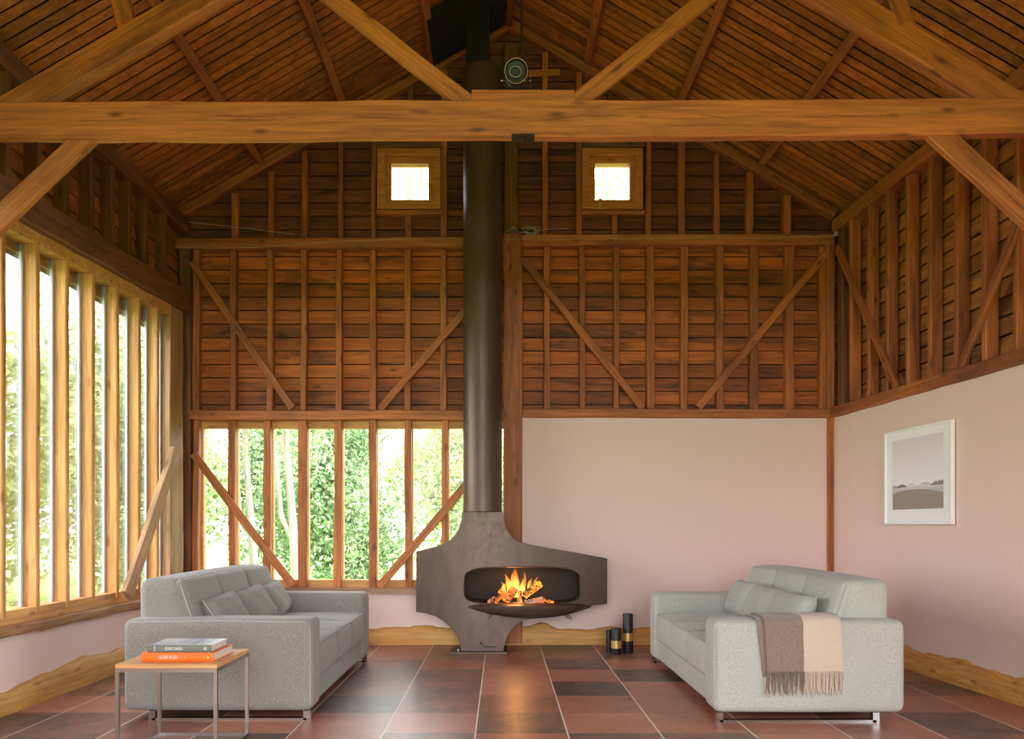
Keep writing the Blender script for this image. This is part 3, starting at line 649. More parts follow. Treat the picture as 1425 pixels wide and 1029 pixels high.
pts = [(-.25, 0, .005), (-.16, 0, .055), (-.12, 0, .0)]+pts+[(.15, 0, .03), (.3, .0, .035), (.38, 0, .035)]
tube(bm, pts, .004, 6); tag(finish('wire_coil', bm, M['wire'], None, c0, 60), 'coil of pale wire lying on the rail beside the flue', 'wire')
for (x, y), lab in (((243, 343), 'small white insulator at the left end of the back rail'), ((1157, 331.5), 'small white insulator at the right end of the back rail')):
    bm = bmesh.new(); lathe(bm, [(.01, -.02), (.022, -.018), (.024, 0), (.014, .005), (.02, .018), (.01, .022)], 14); q = P(x, y); q.y = B-.115
    tag(finish('insulator', bm, M['wire'], None, q, 40), lab, 'insulator')

# ------------------------------------------------------------------ the stove
SY = 7.40
st = empty('fireplace', (P(672, 0, 7.5).x, 7.5, 0), 'freestanding dark burnished steel fireplace with open oval hearth and tall flue', 'fireplace')
def inst(o): o.parent = st; o.matrix_parent_inverse = Matrix.Translation(st.location).inverted(); return o
def yf(px): return SY+.02+.115*((px-672)/135)**2
def interp(tab, x):
    for (a, u), (b, v) in zip(tab, tab[1:]):
        if a <= x <= b: return u if b == a else u+(v-u)*(x-a)/(b-a)
    return tab[0][1] if x < tab[0][0] else tab[-1][1]
TOP = [(579, 768), (592, 765), (606, 761.2), (618, 756.5), (626, 752), (632, 746.5), (637, 739.5), (640.5, 731), (642.4, 722), (643, 713), (700, 713), (700.6, 722), (702.5, 731), (706, 739.5), (711, 746.5), (717, 752), (725, 756.5), (740, 760), (770, 765.2), (808, 771.5), (845, 778)]
BOT = [(579, 852), (594, 854.3), (606, 858.2), (616, 864), (625, 872), (632, 880.5), (637, 889), (640.3, 898), (642, 907.5), (700.5, 907.5), (702, 898), (705, 888), (710, 878.5), (717, 870.5), (726, 865), (738, 862), (770, 858), (805, 851), (823, 845.5), (824, 842.8), (845, 841)]
HX0, HX1, HC, HH = 645.0, 808.0, 816.5, 25.5
def hole(px):
    u = (px-(HX0+HX1)/2)/((HX1-HX0)/2); k = max(0, 1-abs(u)**5)**(1/5.0); sag = 1.5*(1-u*u)
    return HC-(HH+sag*1.2)*k, HC+(HH-1)*k
sts = sorted(set([t[0] for t in TOP]+[t[0] for t in BOT]+list(np.linspace(579, 845, 60))+[HX0+(HX1-HX0)*(.5-.5*math.cos(PI*i/36)) for i in range(37)]))
bm = bmesh.new(); NB = 8; fr, bk = [], []; YB = 7.88
def vv(px, py, y=None):
    f = yf(px); return bm.verts.new(((px-CX)*f/F, f if y is None else y, H-(py-CY)*f/F))
colsU, colsL, colsUb, colsLb = [], [], [], []
for px in sts:
    t, b = interp(TOP, px), interp(BOT, px)
    if HX0 < px < HX1: ht, hb = hole(px)
    else: ht = hb = HC
    colsU.append([vv(px, t+(ht-t)*i/NB) for i in range(NB+1)]); colsL.append([vv(px, hb+(b-hb)*i/NB) for i in range(NB+1)])
    colsUb.append([vv(px, t, YB), vv(px, HC, YB)]); colsLb.append([vv(px, HC, YB), vv(px, b, YB)])
def quad(*q):
    q = [v for i, v in enumerate(q) if v not in q[:i]]
    try: bm.faces.new(q)
    except ValueError: pass
for i in range(len(sts)-1):
    for c in (colsU, colsL):
        for j in range(NB): quad(c[i][j], c[i][j+1], c[i+1][j+1], c[i+1][j])
    quad(colsU[i][0], colsU[i+1][0], colsUb[i+1][0], colsUb[i][0]); quad(colsL[i][NB], colsL[i+1][NB], colsLb[i+1][1], colsLb[i][1])
    quad(colsUb[i][0], colsUb[i+1][0], colsUb[i+1][1], colsUb[i][1]); quad(colsLb[i][0], colsLb[i+1][0], colsLb[i+1][1], colsLb[i][1])
for e in (0, -1):
    quad(*colsU[e], colsUb[e][1], colsUb[e][0]); quad(*colsL[e], colsLb[e][1], colsLb[e][0])
bmesh.ops.remove_doubles(bm, verts=bm.verts, dist=1e-5)
inst(finish('body', bm, M['stove'], None, None, 32))
# firebox liner
bm = bmesh.new(); hs = [HX0+(HX1-HX0)*(.5-.5*math.cos(PI*i/40)) for i in range(41)]
loop = [(p, hole(p)[0]) for p in hs]+[(p, hole(p)[1]) for p in hs[-2:0:-1]]
ra, rb = [], []
for px, py in loop:
    f = yf(px); X, Z = (px-CX)*f/F, H-(py-CY)*f/F; ra.append(bm.verts.new((X, f+.0005, Z))); rb.append(bm.verts.new((X, YB-.03, Z)))
for i in range(len(loop)):
    j = (i+1) % len(loop); bm.faces.new((ra[i], ra[j], rb[j], rb[i]))
bm.faces.new(rb); inst(finish('firebox', bm, M['soot'], None, None, 30))
bm = bmesh.new(); tube(bm, [v for v in [((px-CX)*yf(px)/F, yf(px)-.001, H-(py-CY)*yf(px)/F) for px, py in loop]], .006, 6, True); inst(finish('hearth_rim', bm, M['stove'], None, None, 60))
# bowl lip that carries the fire
LIP = [(651, 845, 845), (662, 844, 850.5), (680, 843.4, 855.5), (700, 843, 859), (722, 843, 861.3), (745, 843, 862), (768, 843, 860.6), (790, 843, 857), (808, 843, 851.5), (821, 844, 846)]
bm = bmesh.new(); rings = []
for k, (px, zt, zb) in enumerate(LIP):
    u = (px-736)/86; pr = .15*math.sqrt(max(.02, 1-u*u)); f = yf(px); fy = f-pr
    def q(py, y): return bm.verts.new(((px-CX)*fy/F, y, H-(py-CY)*fy/F))
    rings.append([q(zt-2.0, f+.05), q(zt, fy+.012), q(zt+.9, fy), q((zt+zb)/2+1, fy+.006), q(zb, fy+.05), q(zb, f+.05)])
for a, b in zip(rings, rings[1:]):
    for j in range(6): bm.faces.new((a[j], a[(j+1) % 6], b[(j+1) % 6], b[j]))
bm.faces.new(rings[0]); bm.faces.new(rings[-1][::-1]); inst(finish('ash_lip', bm, M['stove'], None, None, 50))
# flue, seam rings, upper duct
fx = P(671.5, 0, 7.6).x; fr_ = 27.6*7.42/F
bm = bmesh.new(); lathe(bm, [(fr_, 1.30), (fr_, 3.1), (fr_*1.006, 3.1), (fr_*1.006, 3.104), (fr_, 3.104), (fr_, 5.56), (fr_*.8, 5.57)], 40, fx, 7.6);
inst(finish('flue', bm, M['stove'], None, None, 40))
for z in (1.325,):
    bm = bmesh.new(); lathe(bm, [(fr_+.0005, z-.004), (fr_+.0025, z-.003), (fr_+.0025, z+.003), (fr_+.0005, z+.004)], 40, fx, 7.6); inst(finish('seam_ring', bm, M['iron'], None, None, 40))
bm = bmesh.new(); box(bm, P(649, 0, 7.6).x, P(681, 0, 7.6).x, 7.5, 7.72, 5.55, 6.2); inst(finish('upper_duct', bm, M['black']))
bm = bmesh.new(); a, b = -.68, .03
hexa(bm, [(a, 7.2, roofz(a)-.11), (b, 7.2, roofz(b)-.11), (b, 7.9, roofz(b)-.11), (a, 7.9, roofz(a)-.11), (a, 7.2, roofz(a)-.006), (b, 7.2, roofz(b)-.006), (b, 7.9, roofz(b)-.006), (a, 7.9, roofz(a)-.006)])
tag(finish('flue_flashing', bm, M['felt']), 'dark panel under the roof where the flue passes through', 'panel')
# base plate, bolts, lever slot, hooks
bm = bbox(P(626, 0, 7.34).x, P(706, 0, 7.34).x, 7.34, 7.72, 0, .016, .002); inst(finish('base_plate', bm, M['stove']))
for px in (638, 695):
    q = P(px, 0, 7.42 if px < 660 else 7.46); bm = bmesh.new(); lathe(bm, [(.012, .016), (.012, .03), (.006, .032), (.006, .042)], 10, q.x, q.y); inst(finish('bolt', bm, M['chrome'], None, None, 40))
def onface(px, py, d=-.002): f = yf(px)+d; return ((px-CX)*f/F, f, H-(py-CY)*f/F)
bm = bmesh.new(); a, b = onface(674, 900.3), onface(691, 900.8); box(bm, a[0], b[0], min(a[1], b[1])-.001, a[1]+.004, b[2]-.004, a[2]+.002); inst(finish('air_slot', bm, M['black']))
bm = bmesh.new(); tube(bm, [onface(668.5, 894.5, -.03), onface(671, 897), onface(674, 900)], .005, 8); tube(bm, [onface(668, 894, -.034), onface(669.5, 895.3, -.026)], .009, 8); inst(finish('air_lever', bm, M['chrome'], None, None, 40))
for pts in (((680, 861, -.09), (684, 857, -.11), (687, 853, -.125)), ((786, 856, -.12), (790, 860, -.15), (795, 862, -.15), (794, 858, -.14), (789, 857, -.12))):
    bm = bmesh.new(); tube(bm, [onface(*q) for q in pts], .004, 8); inst(finish('handle', bm, M['iron'], None, None, 50))
# logs and flames inside
FY = 7.52
def log(a, b, r, mat, lab, ya=FY, yb=FY):
    pa, pb = P(*a, ya), P(*b, yb); x = (pb-pa).normalized(); L = (pb-pa).length; y = x.orthogonal().normalized(); z = x.cross(y); bm = bmesh.new(); rs = random.Random(int(a[0]*7+b[1])); k = 8; seg = 14
    prof = [r*rs.uniform(.82, 1.08) for _ in range(seg)]; rings = []
    for i in range(k+1):
        rings.append([bm.verts.new((L*i/k, math.cos(2*PI*j/seg)*prof[j]*rs.uniform(.94, 1.05), math.sin(2*PI*j/seg)*prof[j]*rs.uniform(.94, 1.05))) for j in range(seg)])
    for q0, q1 in zip(rings, rings[1:]):
        for j in range(seg): bm.faces.new((q0[j], q0[(j+1) % seg], q1[(j+1) % seg], q1[j]))
    bm.faces.new(rings[0]); bm.faces.new(rings[-1][::-1]); o = finish('log', bm, mat, None, None, 50)
    o.matrix_world = Matrix(((x.x, y.x, z.x, pa.x), (x.y, y.y, z.y, pa.y), (x.z, y.z, z.z, pa.z), (0, 0, 0, 1))); return tag(o, lab, 'log', 'logs burning in the fireplace')
log((703, 838), (716, 820), .042, M['log'], 'glowing split log standing in the middle of the fire', 7.44, 7.52)
log((730, 829), (752, 813), .036, M['char'], 'charred log leaning right of the flames', 7.50, 7.58)
log((730, 840), (756, 835), .032, M['ash'], 'ash-white log lying at the front right of the fire', 7.44, 7.46)
log((690, 836), (702, 826), .026, M['log'], 'small glowing log left of the flames', 7.48, 7.56)
log((682, 838), (688, 834), .026, M['ash'], 'grey burnt log end at the left of the fire', 7.45, 7.6)
log((756, 834), (770, 840), .02, M['char'], 'thin brown log lying right of the ash-white log', 7.5, 7.5)
log((694, 826), (706, 812), .018, M['char'], 'thin charred stick leaning behind the glowing logs', 7.58, 7.66)
log((690.5, 841), (692, 833), .017, M['log'], 'little upright ember log at the front left of the fire', 7.43, 7.44)
log((722, 841), (724, 823), .018, M['char'], 'dark wedge of wood at the foot of the flames', 7.43, 7.5)
bm = bmesh.new(); rs = random.Random(3)
for i in range(150):
    q = P(rs.uniform(664, 792), 843.5, 7.55); s = rs.uniform(.006, .017); m = Matrix.Translation((q.x, rs.uniform(7.45, 7.75), q.z+s*.3)) @ Matrix.Rotation(rs.uniform(0, 3), 4, 'Z') @ Matrix.Diagonal((s, s*rs.uniform(.6, 1.2), s*.8, 1))
    bmesh.ops.create_icosphere(bm, subdivisions=1, radius=1, matrix=m)
tag(finish('ember_bed', bm, M['ash']), 'loose bed of embers and ash under the logs', 'embers', kind='stuff')
fl = empty('fire', P(716, 832, 7.55), 'orange and yellow flames rising from the logs', 'fire')
def tongue(px, py, hgt, r, lean, y):
    q = P(px, py, y)-fl.location; bm = bmesh.new(); k = 10; seg = 12; rings = []
    for i in range(k+1):
        u = i/k; rr = r*(math.sin(PI*min(1, (u+.12)/1.12))**.7)*(1-.55*u)+.0015; cx = lean*u*u+.012*math.sin(5*u+px)*u
        rings.append([bm.verts.new((q.x+cx+rr*math.cos(2*PI*j/seg), q.y+rr*.8*math.sin(2*PI*j/seg), q.z+hgt*u)) for j in range(seg)])
    for a, b in zip(rings, rings[1:]):
        for j in range(seg): bm.faces.new((a[j], a[(j+1) % seg], b[(j+1) % seg], b[j]))
    bm.faces.new(rings[0][::-1]); bm.faces.new(rings[-1]); finish('flame', bm, M['flame'], fl, None, 60)
for a in ((718, 832, .30, .062, -.01, 7.56), (710, 830, .22, .042, -.04, 7.54), (727, 830, .24, .036, .02, 7.58), (737, 826, .17, .032, .03, 7.60), (744, 820, .13, .02, .03, 7.62), (702, 826, .12, .025, -.04, 7.58), (723, 842, .10, .028, 0, 7.45)): tongue(*a)
pl = bpy.data.lights.new('fire_glow', 'POINT'); pl.energy = 1.2; pl.color = (1, .45, .13); pl.shadow_soft_size = .07
po = bpy.data.objects.new('fire_glow', pl); COL.objects.link(po); po.location = P(717, 812, 7.50)

# black pillar candles beside the stove
for px, top, base, r, band, lab in ((847, 877, 908.5, 3.6, None, 'slim plain black candle, leftmost of the three on the floor'), (857.5, 874.5, 911, 7.4, (891.5, 902), 'short thick black candle with gold band, middle of the three'),
                                   (873.7, 854.5, 909.5, 7.4, (881, 892), 'tall black candle with gold band, tallest of the three on the floor')):
    Y = F*H/(base-CY-1); q = P(px, base, Y); s = Y/F; c = empty('pillar_candle', (q.x, Y, 0), lab, 'candle', 'candles on the floor beside the fireplace')
    hh = (base-1-top)*s; R_ = r*s; bm = bmesh.new(); lathe(bm, [(R_*.97, 0), (R_, .004), (R_, hh*.45), (R_*.97, hh*.5), (R_*.96, hh-.006), (R_*.9, hh), (R_*.2, hh-.004)], 24); finish('wax', bm, M['candle'], c, None, 40)
    bm = bmesh.new(); tube(bm, [(0, 0, hh-.008), (.001, 0, hh+.006)], .0015, 6); finish('wick', bm, M['black'], c)
    if band:
        z1, z0 = (base-1-band[0])*s, (base-1-band[1])*s; bm = bmesh.new(); lathe(bm, [(R_*.98, z0), (R_*1.025, z0), (R_*1.025, z1), (R_*.98, z1)], 28); finish('gold_band', bm, M['brass'], c, None, 40)

# ------------------------------------------------------------------ sofas (front towards local +x)
SD, SL, AW = 1.16, 2.12, .25
def part(name, bm, mat, parent, loc=(0, 0, 0), rot=None, smooth=50):
    o = finish(name, bm, mat, parent, loc, smooth)
    if rot: o.rotation_euler = rot
    return o
def make_sofa(lab, loc, rz, wool):
    s = empty('sofa', loc, lab, 'sofa', None, rz); f, b = SD/2, -SD/2
    for sg in (-1, 1):
        arm = part('arm', rbox((SD, AW, .565), .045, (.004, .006, .004)), wool, s, (0, sg*(SL/2-AW/2), .055+.2825))
        bm = bmesh.new(); yy = sg*(SL/2-.03); xx = SD/2-.035
        for x0 in (-xx+.14, xx): box(bm, x0-.02, x0+.02, yy-.02, yy+.02, 0, .057)
        box(bm, -xx+.14, xx, yy-.02, yy+.02, 0, .012); part('sled_leg', bm, M['chrome'], s)
        bm = bmesh.new(); e = .046; yo = sg*(SL/2-.012)
        tube(bm, [(b+.05, sg*SL/2-sg*.0, .06)]*0+[(f-.012, yo, .1), (f-.012, yo, .56), (f-.04, yo, .602), (0, yo, .609), (b+.04, yo, .602), (b+.012, yo, .56), (b+.012, yo, .1)], .0035, 6); part('arm_seam', bm, M['piping'], arm, -arm.location)
    yin = SL/2-AW
    part('base', rbox((SD-.06, 2*yin+.04, .17), .03), wool, s, (-.0, 0, .055+.085))
    cw = 2*yin/3
    for i in range(3):
        y = -yin+cw*(i+.5)
        sc = part('seat_cushion', rbox((SD-.30, cw-.004, .235), .04, (.012, .004, .028)), wool, s, (.145, y, .335))
        bm = bmesh.new(); h = cw/2-.012; xf = .145+(SD-.30)/2
        tube(bm, [(xf-.5, y-h, .456), (xf-.1, y-h, .458), (xf-.012, y-h, .445), (xf-.006, y, .449), (xf-.012, y+h, .445), (xf-.1, y+h, .458), (xf-.5, y+h, .456)], .004, 6); part('seat_seam', bm, M['piping'], sc, -sc.location)
    def lean(p, u):                                   # back block: upright behind, sloping seat side, rounded top
        t = (p.z+.215)/.43
        if p.x > 0: p = Vector((p.x-.11*max(0, t-.25), p.y, p.z))
        return p
    yb = SL/2-.13
    part('backrest', rbox((.34, 2*yb, .43), .06, (0, .004, .012), 9, lean), wool, s, (b+.2, 0, .645))
    bw = 2*(yb-.012)/3
    for i in range(3):
        y = -yb+.012+bw*(i+.5); bm = rbox((.10, bw-.003, .43), .035, (.022, 0, .006), 7)
        part('back_cushion', bm, wool, s, (b+.322, y, .64), (0, -.285, 0))
    for sg in (-1, 1):
        bm = bmesh.new(); tube(bm, [(b+.372, sg*(yb-.005), .61), (b+.335, sg*(yb-.003), .72), (b+.30, sg*(yb-.012), .815), (b+.275, sg*(yb-.05), .855)], .004, 6); part('back_seam', bm, M['piping'], s)
    return s
LS = (-1.745, 5.91, 0); RSO = (1.875, 5.86, 0)
make_sofa('grey sofa in front of the left window, behind the side table', LS, 0, M['sofa_shaded'])
make_sofa('pale grey sofa in front of the right pink wall, with throw on its arm', RSO, PI, M['sofa'])
def pillow(loc, rz, ry, lab, wdt=.60, hgt=.30, th=.15, roll=0, wool='pillow'):
    bm = bmesh.new(); n = 16; g = {}
    for sd in (-1, 1):
        for i in range(n+1):
            for j in range(n+1):
                u, v = -1+2*i/n, -1+2*j/n; k = (max(0, 1-u**4)*max(0, 1-v**4))**.5; pin = 1-.06*(1-abs(u*v))*max(abs(u), abs(v))**4
                x = sd*th/2*k*(1+.05*math.sin(7*u+3*v)); g[sd, i, j] = bm.verts.new((x, u*wdt/2*(1-.05*(1-v*v)*abs(u)**3), v*hgt/2*(1-.07*(1-u*u)*abs(v)**3)))
        for i in range(n):
            for j in range(n): bm.faces.new([g[sd, i, j], g[sd, i+1, j], g[sd, i+1, j+1], g[sd, i, j+1]])
    bmesh.ops.remove_doubles(bm, verts=bm.verts, dist=1e-5)
    o = finish('throw_pillow', bm, M[wool], None, loc, 80); o.rotation_euler = (roll, ry, rz); tag(o, lab, 'pillow', 'lumbar pillows on the sofas')
    bm = bmesh.new(); pts = []
    for t in range(64):
        a = 2*PI*t/64; c, s_ = math.cos(a), math.sin(a); m = max(abs(c), abs(s_)); u, v = c/m, s_/m
        pts.append((0, u*wdt/2*(1-.05*(1-v*v)*abs(u)**3), v*hgt/2*(1-.07*(1-u*u)*abs(v)**3)))
    tube(bm, pts, .0045, 6, True); finish('piping', bm, M['piping'], o, None, 60)
for (dx, dy, rz, ry, rl, lab) in ((-.06, -.52, .05, -.56, .045, 'lumbar pillow on the left sofa nearest the side table'), (-.05, .03, -.04, -.56, .05, 'lumbar pillow in the middle of the left sofa'), (-.05, .58, .08, -.54, .05, 'lumbar pillow on the left sofa nearest the fireplace')):
    pillow((LS[0]+dx-.06, LS[1]+dy, .595), rz, ry, lab, roll=rl, wool='pillow_shaded')
for (dx, dy, rz, ry, rl, lab) in ((.015, .53, PI-.04, -.42, .03, 'lumbar pillow at the far end of the right sofa'), (.01, -.02, PI+.03, -.44, -.02, 'lumbar pillow in the middle of the right sofa'), (.01, -.52, PI, -.44, .0, 'lumbar pillow of the right sofa mostly hidden behind the throw')):
    pillow((RSO[0]+dx+.06, RSO[1]+dy, .605), rz, ry, lab, roll=rl)

# throw over the near arm of the right sofa
ya = RSO[1]-SL/2; yi = ya+AW; zt = .62
def drape(y0, zend, inner):
    o = y0; p = []
    for z in np.linspace(inner, zt-.03, 5): p.append((yi+o, z))
    for t in np.linspace(0, PI/2, 6)[1:]: p.append((yi+o-.045*(1-math.cos(t)), zt-.03+(.03+o)*math.sin(t)))
    for y in np.linspace(yi-.06, ya+.05, 6): p.append((y, zt+o+.004))
    for t in np.linspace(0, PI/2, 7)[1:]: p.append((ya+.05-(.05+o)*math.sin(t), zt-.046+(.05+o)*math.cos(t)))
    for z in np.linspace(zt-.08, zend, 14): p.append((ya-o-.004*math.sin(z*20), z))
    return p
TX = P(1060, 0, 4.78).x
th = empty('throw_blanket', (TX, ya, zt), 'taupe and cream fringed wool throw over the near arm of the right sofa', 'blanket')
def cloth(x0, x1, o, zend, inner, waves, slant=0, name='cloth'):
    path = drape(o, zend, inner); bm = bmesh.new(); nx = 22; g = []
    for i in range(nx+1):
        u = i/nx; row = []
        for j, (y, z) in enumerate(path):
            hang = max(0, (zt-.06-z)/.3) if y < ya+.02 else 0
            wv = waves*hang*(math.sin(u*9+1)+.6*math.sin(u*21))*.5
            row.append(bm.verts.new((x0+(x1-x0)*u+slant*hang-TX, y-ya-abs(wv)*.9-.0, z-zt)))
        g.append(row)
    for i in range(nx):
        for j in range(len(path)-1): bm.faces.new((g[i][j], g[i+1][j], g[i+1][j+1], g[i][j+1]))
    ob = finish(name, bm, M['throw'], th, None, 80); sm = ob.modifiers.new('thickness', 'SOLIDIFY'); sm.thickness = .007; sm.offset = 0; return ob
cloth(P(1055, 0, 4.78).x, P(1098, 0, 4.78).x, .008, P(0, 944, 4.78).z, .5, .004, .035, 'underfold')
cloth(P(1064, 0, 4.78).x, P(1172, 0, 4.78).x, .02, P(0, 937, 4.77).z, .5, .010, .015)
def fringe(x0, x1, z0, ln, n, y, mat):
    bm = bmesh.new(); rs = random.Random(n)
    for i in range(n):
        x = x0+(x1-x0)*(i+.5)/n-TX; l = ln*rs.uniform(.8, 1.1); a, b_ = rs.uniform(-.008, .008), rs.uniform(-.01, .012)
        tube(bm, [(x, y-ya, z0-zt+.006), (x+a*.4, y-ya-.002, z0-zt-l*.35), (x+a, y-ya+.002, z0-zt-l*.7), (x+a+b_, y-ya-.001, z0-zt-l)], .003, 5, False, [.0036, .0034, .0036, .0022])
    return finish('fringe', bm, mat, th, None, 60)
fa = fabric('fringe_taupe', (96, 80, 68), (140, 122, 106)); fb = fabric('fringe_cream', (176, 154, 134), (214, 194, 176))
xm = TX+.252+.006; z9 = P(0, 937, 4.77).z
fringe(P(1067, 0, 4.77).x, xm, z9, .125, 26, ya-.028, fa); fringe(xm, P(1176, 0, 4.77).x, z9, .125, 26, ya-.028, fb)
fringe(P(1068, 0, 4.77).x, P(1176, 0, 4.77).x, z9-.01, .135, 30, ya-.018, fb); fringe(P(1064, 0, 4.77).x, P(1076, 0, 4.77).x, P(0, 944, 4.78).z, .12, 6, ya-.012, fb)

# ------------------------------------------------------------------ side table and books
ty0, tz = 4.0, None
A = P(160, 925, ty0); tw = 142*ty0/F; td = .51; TZ = A.z
tbl = empty('side_table', (A.x+tw/2, ty0+td/2, 0), 'square side table with oak top and thin steel frame beside the left sofa', 'table')
hx, hy = tw/2, td/2
oak_top = wood('table_oak', (214, 164, 108), (196, 144, 88), (160, 110, 62), stain=.12, vary=.03, rough=.4, bump=.05)
finish('table_top', bbox(-hx, hx, -hy, hy, TZ-.022, TZ, .002), oak_top, tbl)
bm = bmesh.new(); r = .009; z1 = TZ-.023
for x in (-hx+r, hx-r): box(bm, x-r, x+r, -hy, hy, z1-2*r, z1)
for y in (-hy+r, hy-r): box(bm, -hx+2*r, hx-2*r, y-r, y+r, z1-2*r, z1)
finish('top_frame', bm, M['steel'], tbl)
for x in (-hx+r, hx-r):
    for y in (-hy+r, hy-r):
        bm = bmesh.new(); box(bm, x-r, x+r, y-r, y+r, 0, z1-2*r); finish('leg', bm, M['steel'], tbl)
    bm = bmesh.new(); box(bm, x-r, x+r, -hy+2*r, hy-2*r, 0, 2*r); finish('foot_rail', bm, M['steel'], tbl)
bm = bmesh.new(); box(bm, -hx+2*r, hx-2*r, hy-2*r, hy, 0, 2*r); finish('foot_rail', bm, M['steel'], tbl)
def text(body, size, parent, loc, mat, extrude=.0004, xs=1.0):
    c = bpy.data.curves.new('lettering', 'FONT'); c.body = body; c.size = size; c.extrude = extrude; c.align_x = 'LEFT'; c.align_y = 'CENTER'
    t = bpy.data.objects.new('t', c); COL.objects.link(t); bpy.context.view_layer.update(); me = bpy.data.meshes.new_from_object(t.evaluated_get(bpy.context.evaluated_depsgraph_get())); bpy.data.objects.remove(t)
    me.materials.clear(); me.materials.append(mat); o = bpy.data.objects.new('lettering', me); COL.objects.link(o); o.parent = next(c for c in parent.children if c.name.startswith('cover')); o.location = loc; o.rotation_euler = (PI/2, 0, 0); o.scale = (xs, 1, 1); return o
def book(x0, x1, y0, y1, z0, z1, cover, top, lab, rz=0):
    b = empty('book', ((x0+x1)/2, (y0+y1)/2, z0), lab, 'book', 'books stacked on the side table', rz); hx, hy, h = (x1-x0)/2, (y1-y0)/2, z1-z0; c = .003
    bm = bmesh.new(); box(bm, -hx, hx, -hy+.006, hy, 0, c)
    rings = []
    for x in (-hx, hx): rings.append([bm.verts.new((x, -hy+.006-.006*math.sin(PI*t), h*t)) for t in np.linspace(0, 1, 9)]+[bm.verts.new((x, -hy+.009, h-.0)), bm.verts.new((x, -hy+.009, 0))])
    for j in range(11): bm.faces.new((rings[0][j], rings[0][(j+1) % 11], rings[1][(j+1) % 11], rings[1][j]))
    bm.faces.new(rings[0]); bm.faces.new(rings[1][::-1]); finish('cover', bm, cover, b)
    bm = bmesh.new(); box(bm, -hx, hx, -hy+.009, hy, h-c, h); finish('front_board', bm, top, b)
    bm = bmesh.new(); box(bm, -hx+.004, hx-.004, -hy+.0095, hy-.004, c, h-c); finish('pages', bm, M['pages'], b); return b
by = 4.07; s_ = by/F
zt0, zt1, zt2 = TZ+.0005, TZ+12.6*s_, TZ+(12.6+10)*s_
b1 = book(P(196.5, 0, by).x, P(297, 0, by).x, by, by+.30, zt0, zt1, M['orange'], M['orange'], 'thick orange book lying under the grey-green one on the side table')
b2 = book(P(204, 0, by+.01).x, P(293, 0, by+.01).x, by+.012, by+.262, zt1+.0005, zt2, M['sage'], M['cover'], 'grey-green book with pale blue cover on top of the orange book')
hh = (zt1-zt0)/2; text('CLOAK ROZO', .025, b1, (-.098, -.1515, hh), M['letter'], xs=.62); text('~', .02, b1, (.035, -.1515, hh), M['letter']); text('o', .022, b1, (.153, -.1515, hh), M['letter'])
hh = (zt2-zt1)/2; text('EURO BASU', .022, b2, (-.07, -.1265, hh), M['letter'], xs=.78); text('45', .022, b2, (.128, -.1265, hh), M['letter'], xs=.8)
for i in range(4): text('II', .009, b2, (-.128, -.1265, hh-.011+.0075*i), M['letter'], xs=1.6)

# ------------------------------------------------------------------ framed print on the right wall
ya_, yb_ = PR(1237, 660).y, PR(1331, 660).y; z0, z1 = 1.205, 2.0; W = ya_-yb_; Hh = z1-z0
pf = empty('framed_picture', rw(.0, (ya_+yb_)/2, (z0+z1)/2), 'white framed misty landscape print on the right pink wall', 'picture', None, -PI/2-math.atan(.058)*-1)
pf.rotation_euler = (0, 0, -PI/2+math.atan(.058))
t = .016; D = .045                                    # local: x along wall towards the camera, -y into the room
bm = bmesh.new(); box(bm, -W/2, -W/2+t, -D, -.012, -Hh/2, Hh/2); box(bm, W/2-t, W/2, -D, -.012, -Hh/2, Hh/2); box(bm, -W/2+t, W/2-t, -D, -.012, -Hh/2, -Hh/2+t); box(bm, -W/2+t, W/2-t, -D, -.012, Hh/2-t, Hh/2); finish('frame', bm, M['white'], pf)
bm = bmesh.new(); box(bm, -W/2+t, W/2-t, -D+.016, -.012, -Hh/2+t, Hh/2-t); finish('mat_board', bm, M['white'], pf)
bm = bmesh.new(); box(bm, -W/2+.03, W/2-.03, -.012, -.001, -Hh/2+.03, Hh/2-.03); finish('backing', bm, M['dark_timber'], pf)
bm = bmesh.new(); box(bm, -.5, .5, -.001, 0, -.5, .5); o = finish('print', bm, M['print'], pf, (-.0, -D+.0155, .022)); o.scale = (W*.76, 1, Hh*.74)

# ------------------------------------------------------------------ garden trees
def foliage_mesh(seed, n, mat, rad, hgt, size):
    rs = np.random.RandomState(seed); k = 26
    cen = rs.normal(0, 1, (k, 3)); cen /= np.linalg.norm(cen, axis=1)[:, None]; cen *= (rs.uniform(.25, .85, (k, 1)))
    idx = rs.randint(0, k, n); d = rs.normal(0, 1, (n, 3)); d /= np.linalg.norm(d, axis=1)[:, None]
    p = cen[idx]+d*rs.uniform(.2, .42, (n, 1)); p *= np.array([rad, rad, hgt/2]); p[:, 2] += hgt/2
    a = rs.normal(0, 1, (n, 3)); a /= np.linalg.norm(a, axis=1)[:, None]; b = np.cross(a, rs.normal(0, 1, (n, 3))); b /= np.linalg.norm(b, axis=1)[:, None]
    s = size*rs.uniform(.6, 1.3, (n, 1)); a *= s; b *= s*.55
    v = np.stack([p-a, p-b*.9, p+a, p+b*.9], 1).reshape(-1, 3).astype(np.float32)
    me = bpy.data.meshes.new('foliage'); me.vertices.add(4*n); me.vertices.foreach_set('co', v.ravel()); me.loops.add(4*n); me.loops.foreach_set('vertex_index', np.arange(4*n, dtype=np.int32))
    me.polygons.add(n); me.polygons.foreach_set('loop_start', np.arange(0, 4*n, 4, dtype=np.int32)); me.update(calc_edges=True)
    at = me.attributes.new('plank', 'FLOAT', 'FACE'); at.data.foreach_set('value', rs.uniform(0, 1, n).astype(np.float32)); me.materials.append(mat); return me
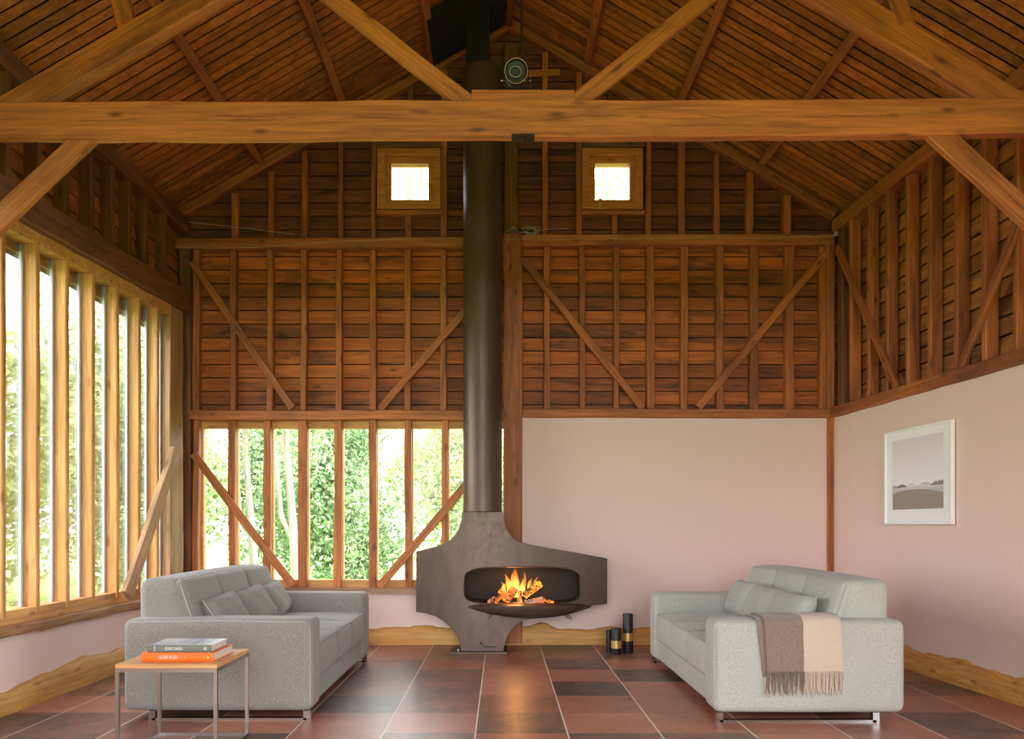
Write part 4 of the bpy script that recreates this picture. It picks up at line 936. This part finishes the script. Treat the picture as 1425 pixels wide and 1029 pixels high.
FM = [foliage_mesh(1, 26000, M['leaf'], 1.7, 5.4, .062), foliage_mesh(2, 27000, M['leaf2'], 1.8, 5.0, .062), foliage_mesh(5, 23000, M['leaf3'], 1.8, 4.6, .064), foliage_mesh(8, 3200, M['leaf'], 1.6, 5.0, .06)]
def tree(x, y, v, sc, lab, lift=.3, group='trees outside the windows'):
    t = empty('tree', (x, y, -.13), lab, 'tree', group); o = bpy.data.objects.new('foliage', FM[v]); COL.objects.link(o); o.parent = t; o.location = (0, 0, lift); o.scale = (sc, sc, sc); o.rotation_euler = (0, 0, x*3+y)
    bm = bmesh.new(); h = lift+4.2*sc; tube(bm, [(0, 0, -.1), (.05, .02, h*.3), (-.06, 0, h*.6), (.04, 0, h)], .1, 8, False, [.13*sc, .11*sc, .08*sc, .03*sc])
    for a in range(4): tube(bm, [(0, 0, h*(.3+.12*a)), (.5*math.cos(a*2.1), .5*math.sin(a*2.1), h*(.45+.12*a)), (1.0*math.cos(a*2.1), 1.0*math.sin(a*2.1), h*(.62+.1*a))], .04, 6, False, [.05*sc, .035*sc, .015*sc])
    finish('trunk', bm, M['bark'], t, None, 60)
BT = [(-6.0, 13.6, 0, .85, 'leafy tree seen through the leftmost panes of the back window'), (-4.6, 17.8, 1, 1.0, 'deep green tree behind the second and third panes of the back window'), (-2.6, 13.4, 1, .8, 'deep green bushy tree behind the middle panes of the back window'), (-.9, 17.8, 2, 1.0, 'yellow-green tree behind the back window panes next to the flue'), (.8, 13.4, 2, .85, 'yellow-green tree mostly hidden by the flue')]
for x, y, v, s, l in BT: tree(x, y, v, s, l, .0)
LT = [(-7.0, 9.0, 0, 1.05, 'leafy tree close outside the near panes of the left window'), (-9.7, 12.6, 2, 1.0, 'yellow-green tree outside the middle panes of the left window'), (-8.8, 18.2, 1, 1.3, 'deep green tree outside the far panes of the left window'), (-14.0, 16.0, 1, 1.5, 'tall deep green tree far out beyond the left window')]
for x, y, v, s, l in LT: tree(x, y, v, s, l, .0)
tree(-2.4, 20.5, 3, 1.0, 'tall sparse tree whose twigs show in the left gable window', 7.4); tree(2.9, 20.5, 3, 1.05, 'tall sparse tree whose twigs show in the right gable window', 7.2)
def bare(px, Y, lab):
    x = (px-CX)*Y/F; t = empty('tree', (x, Y, -.13), lab, 'tree', 'trees outside the windows'); bm = bmesh.new()
    tube(bm, [(.05, 0, -.1), (0, 0, 1.0), (-.05, .02, 1.6), (-.12, .03, 2.4), (-.1, 0, 4)], .1, 10, False, [.075, .06, .05, .04, .02]); tube(bm, [(0, 0, 1.1), (-.18, 0, 1.45), (-.25, 0, 2.2), (-.5, 0, 3.6)], .05, 8, False, [.04, .036, .03, .015])
    finish('trunk', bm, M['bark'], t, None, 60); o = bpy.data.objects.new('foliage', FM[3]); COL.objects.link(o); o.parent = t; o.location = (0, 0, 2.0); o.scale = (.5, .5, .6)
bare(410, 10.4, 'pale slender tree trunk close outside the third pane of the back window'); bare(352, 11.2, 'pale forked tree trunk outside the second pane of the back window')
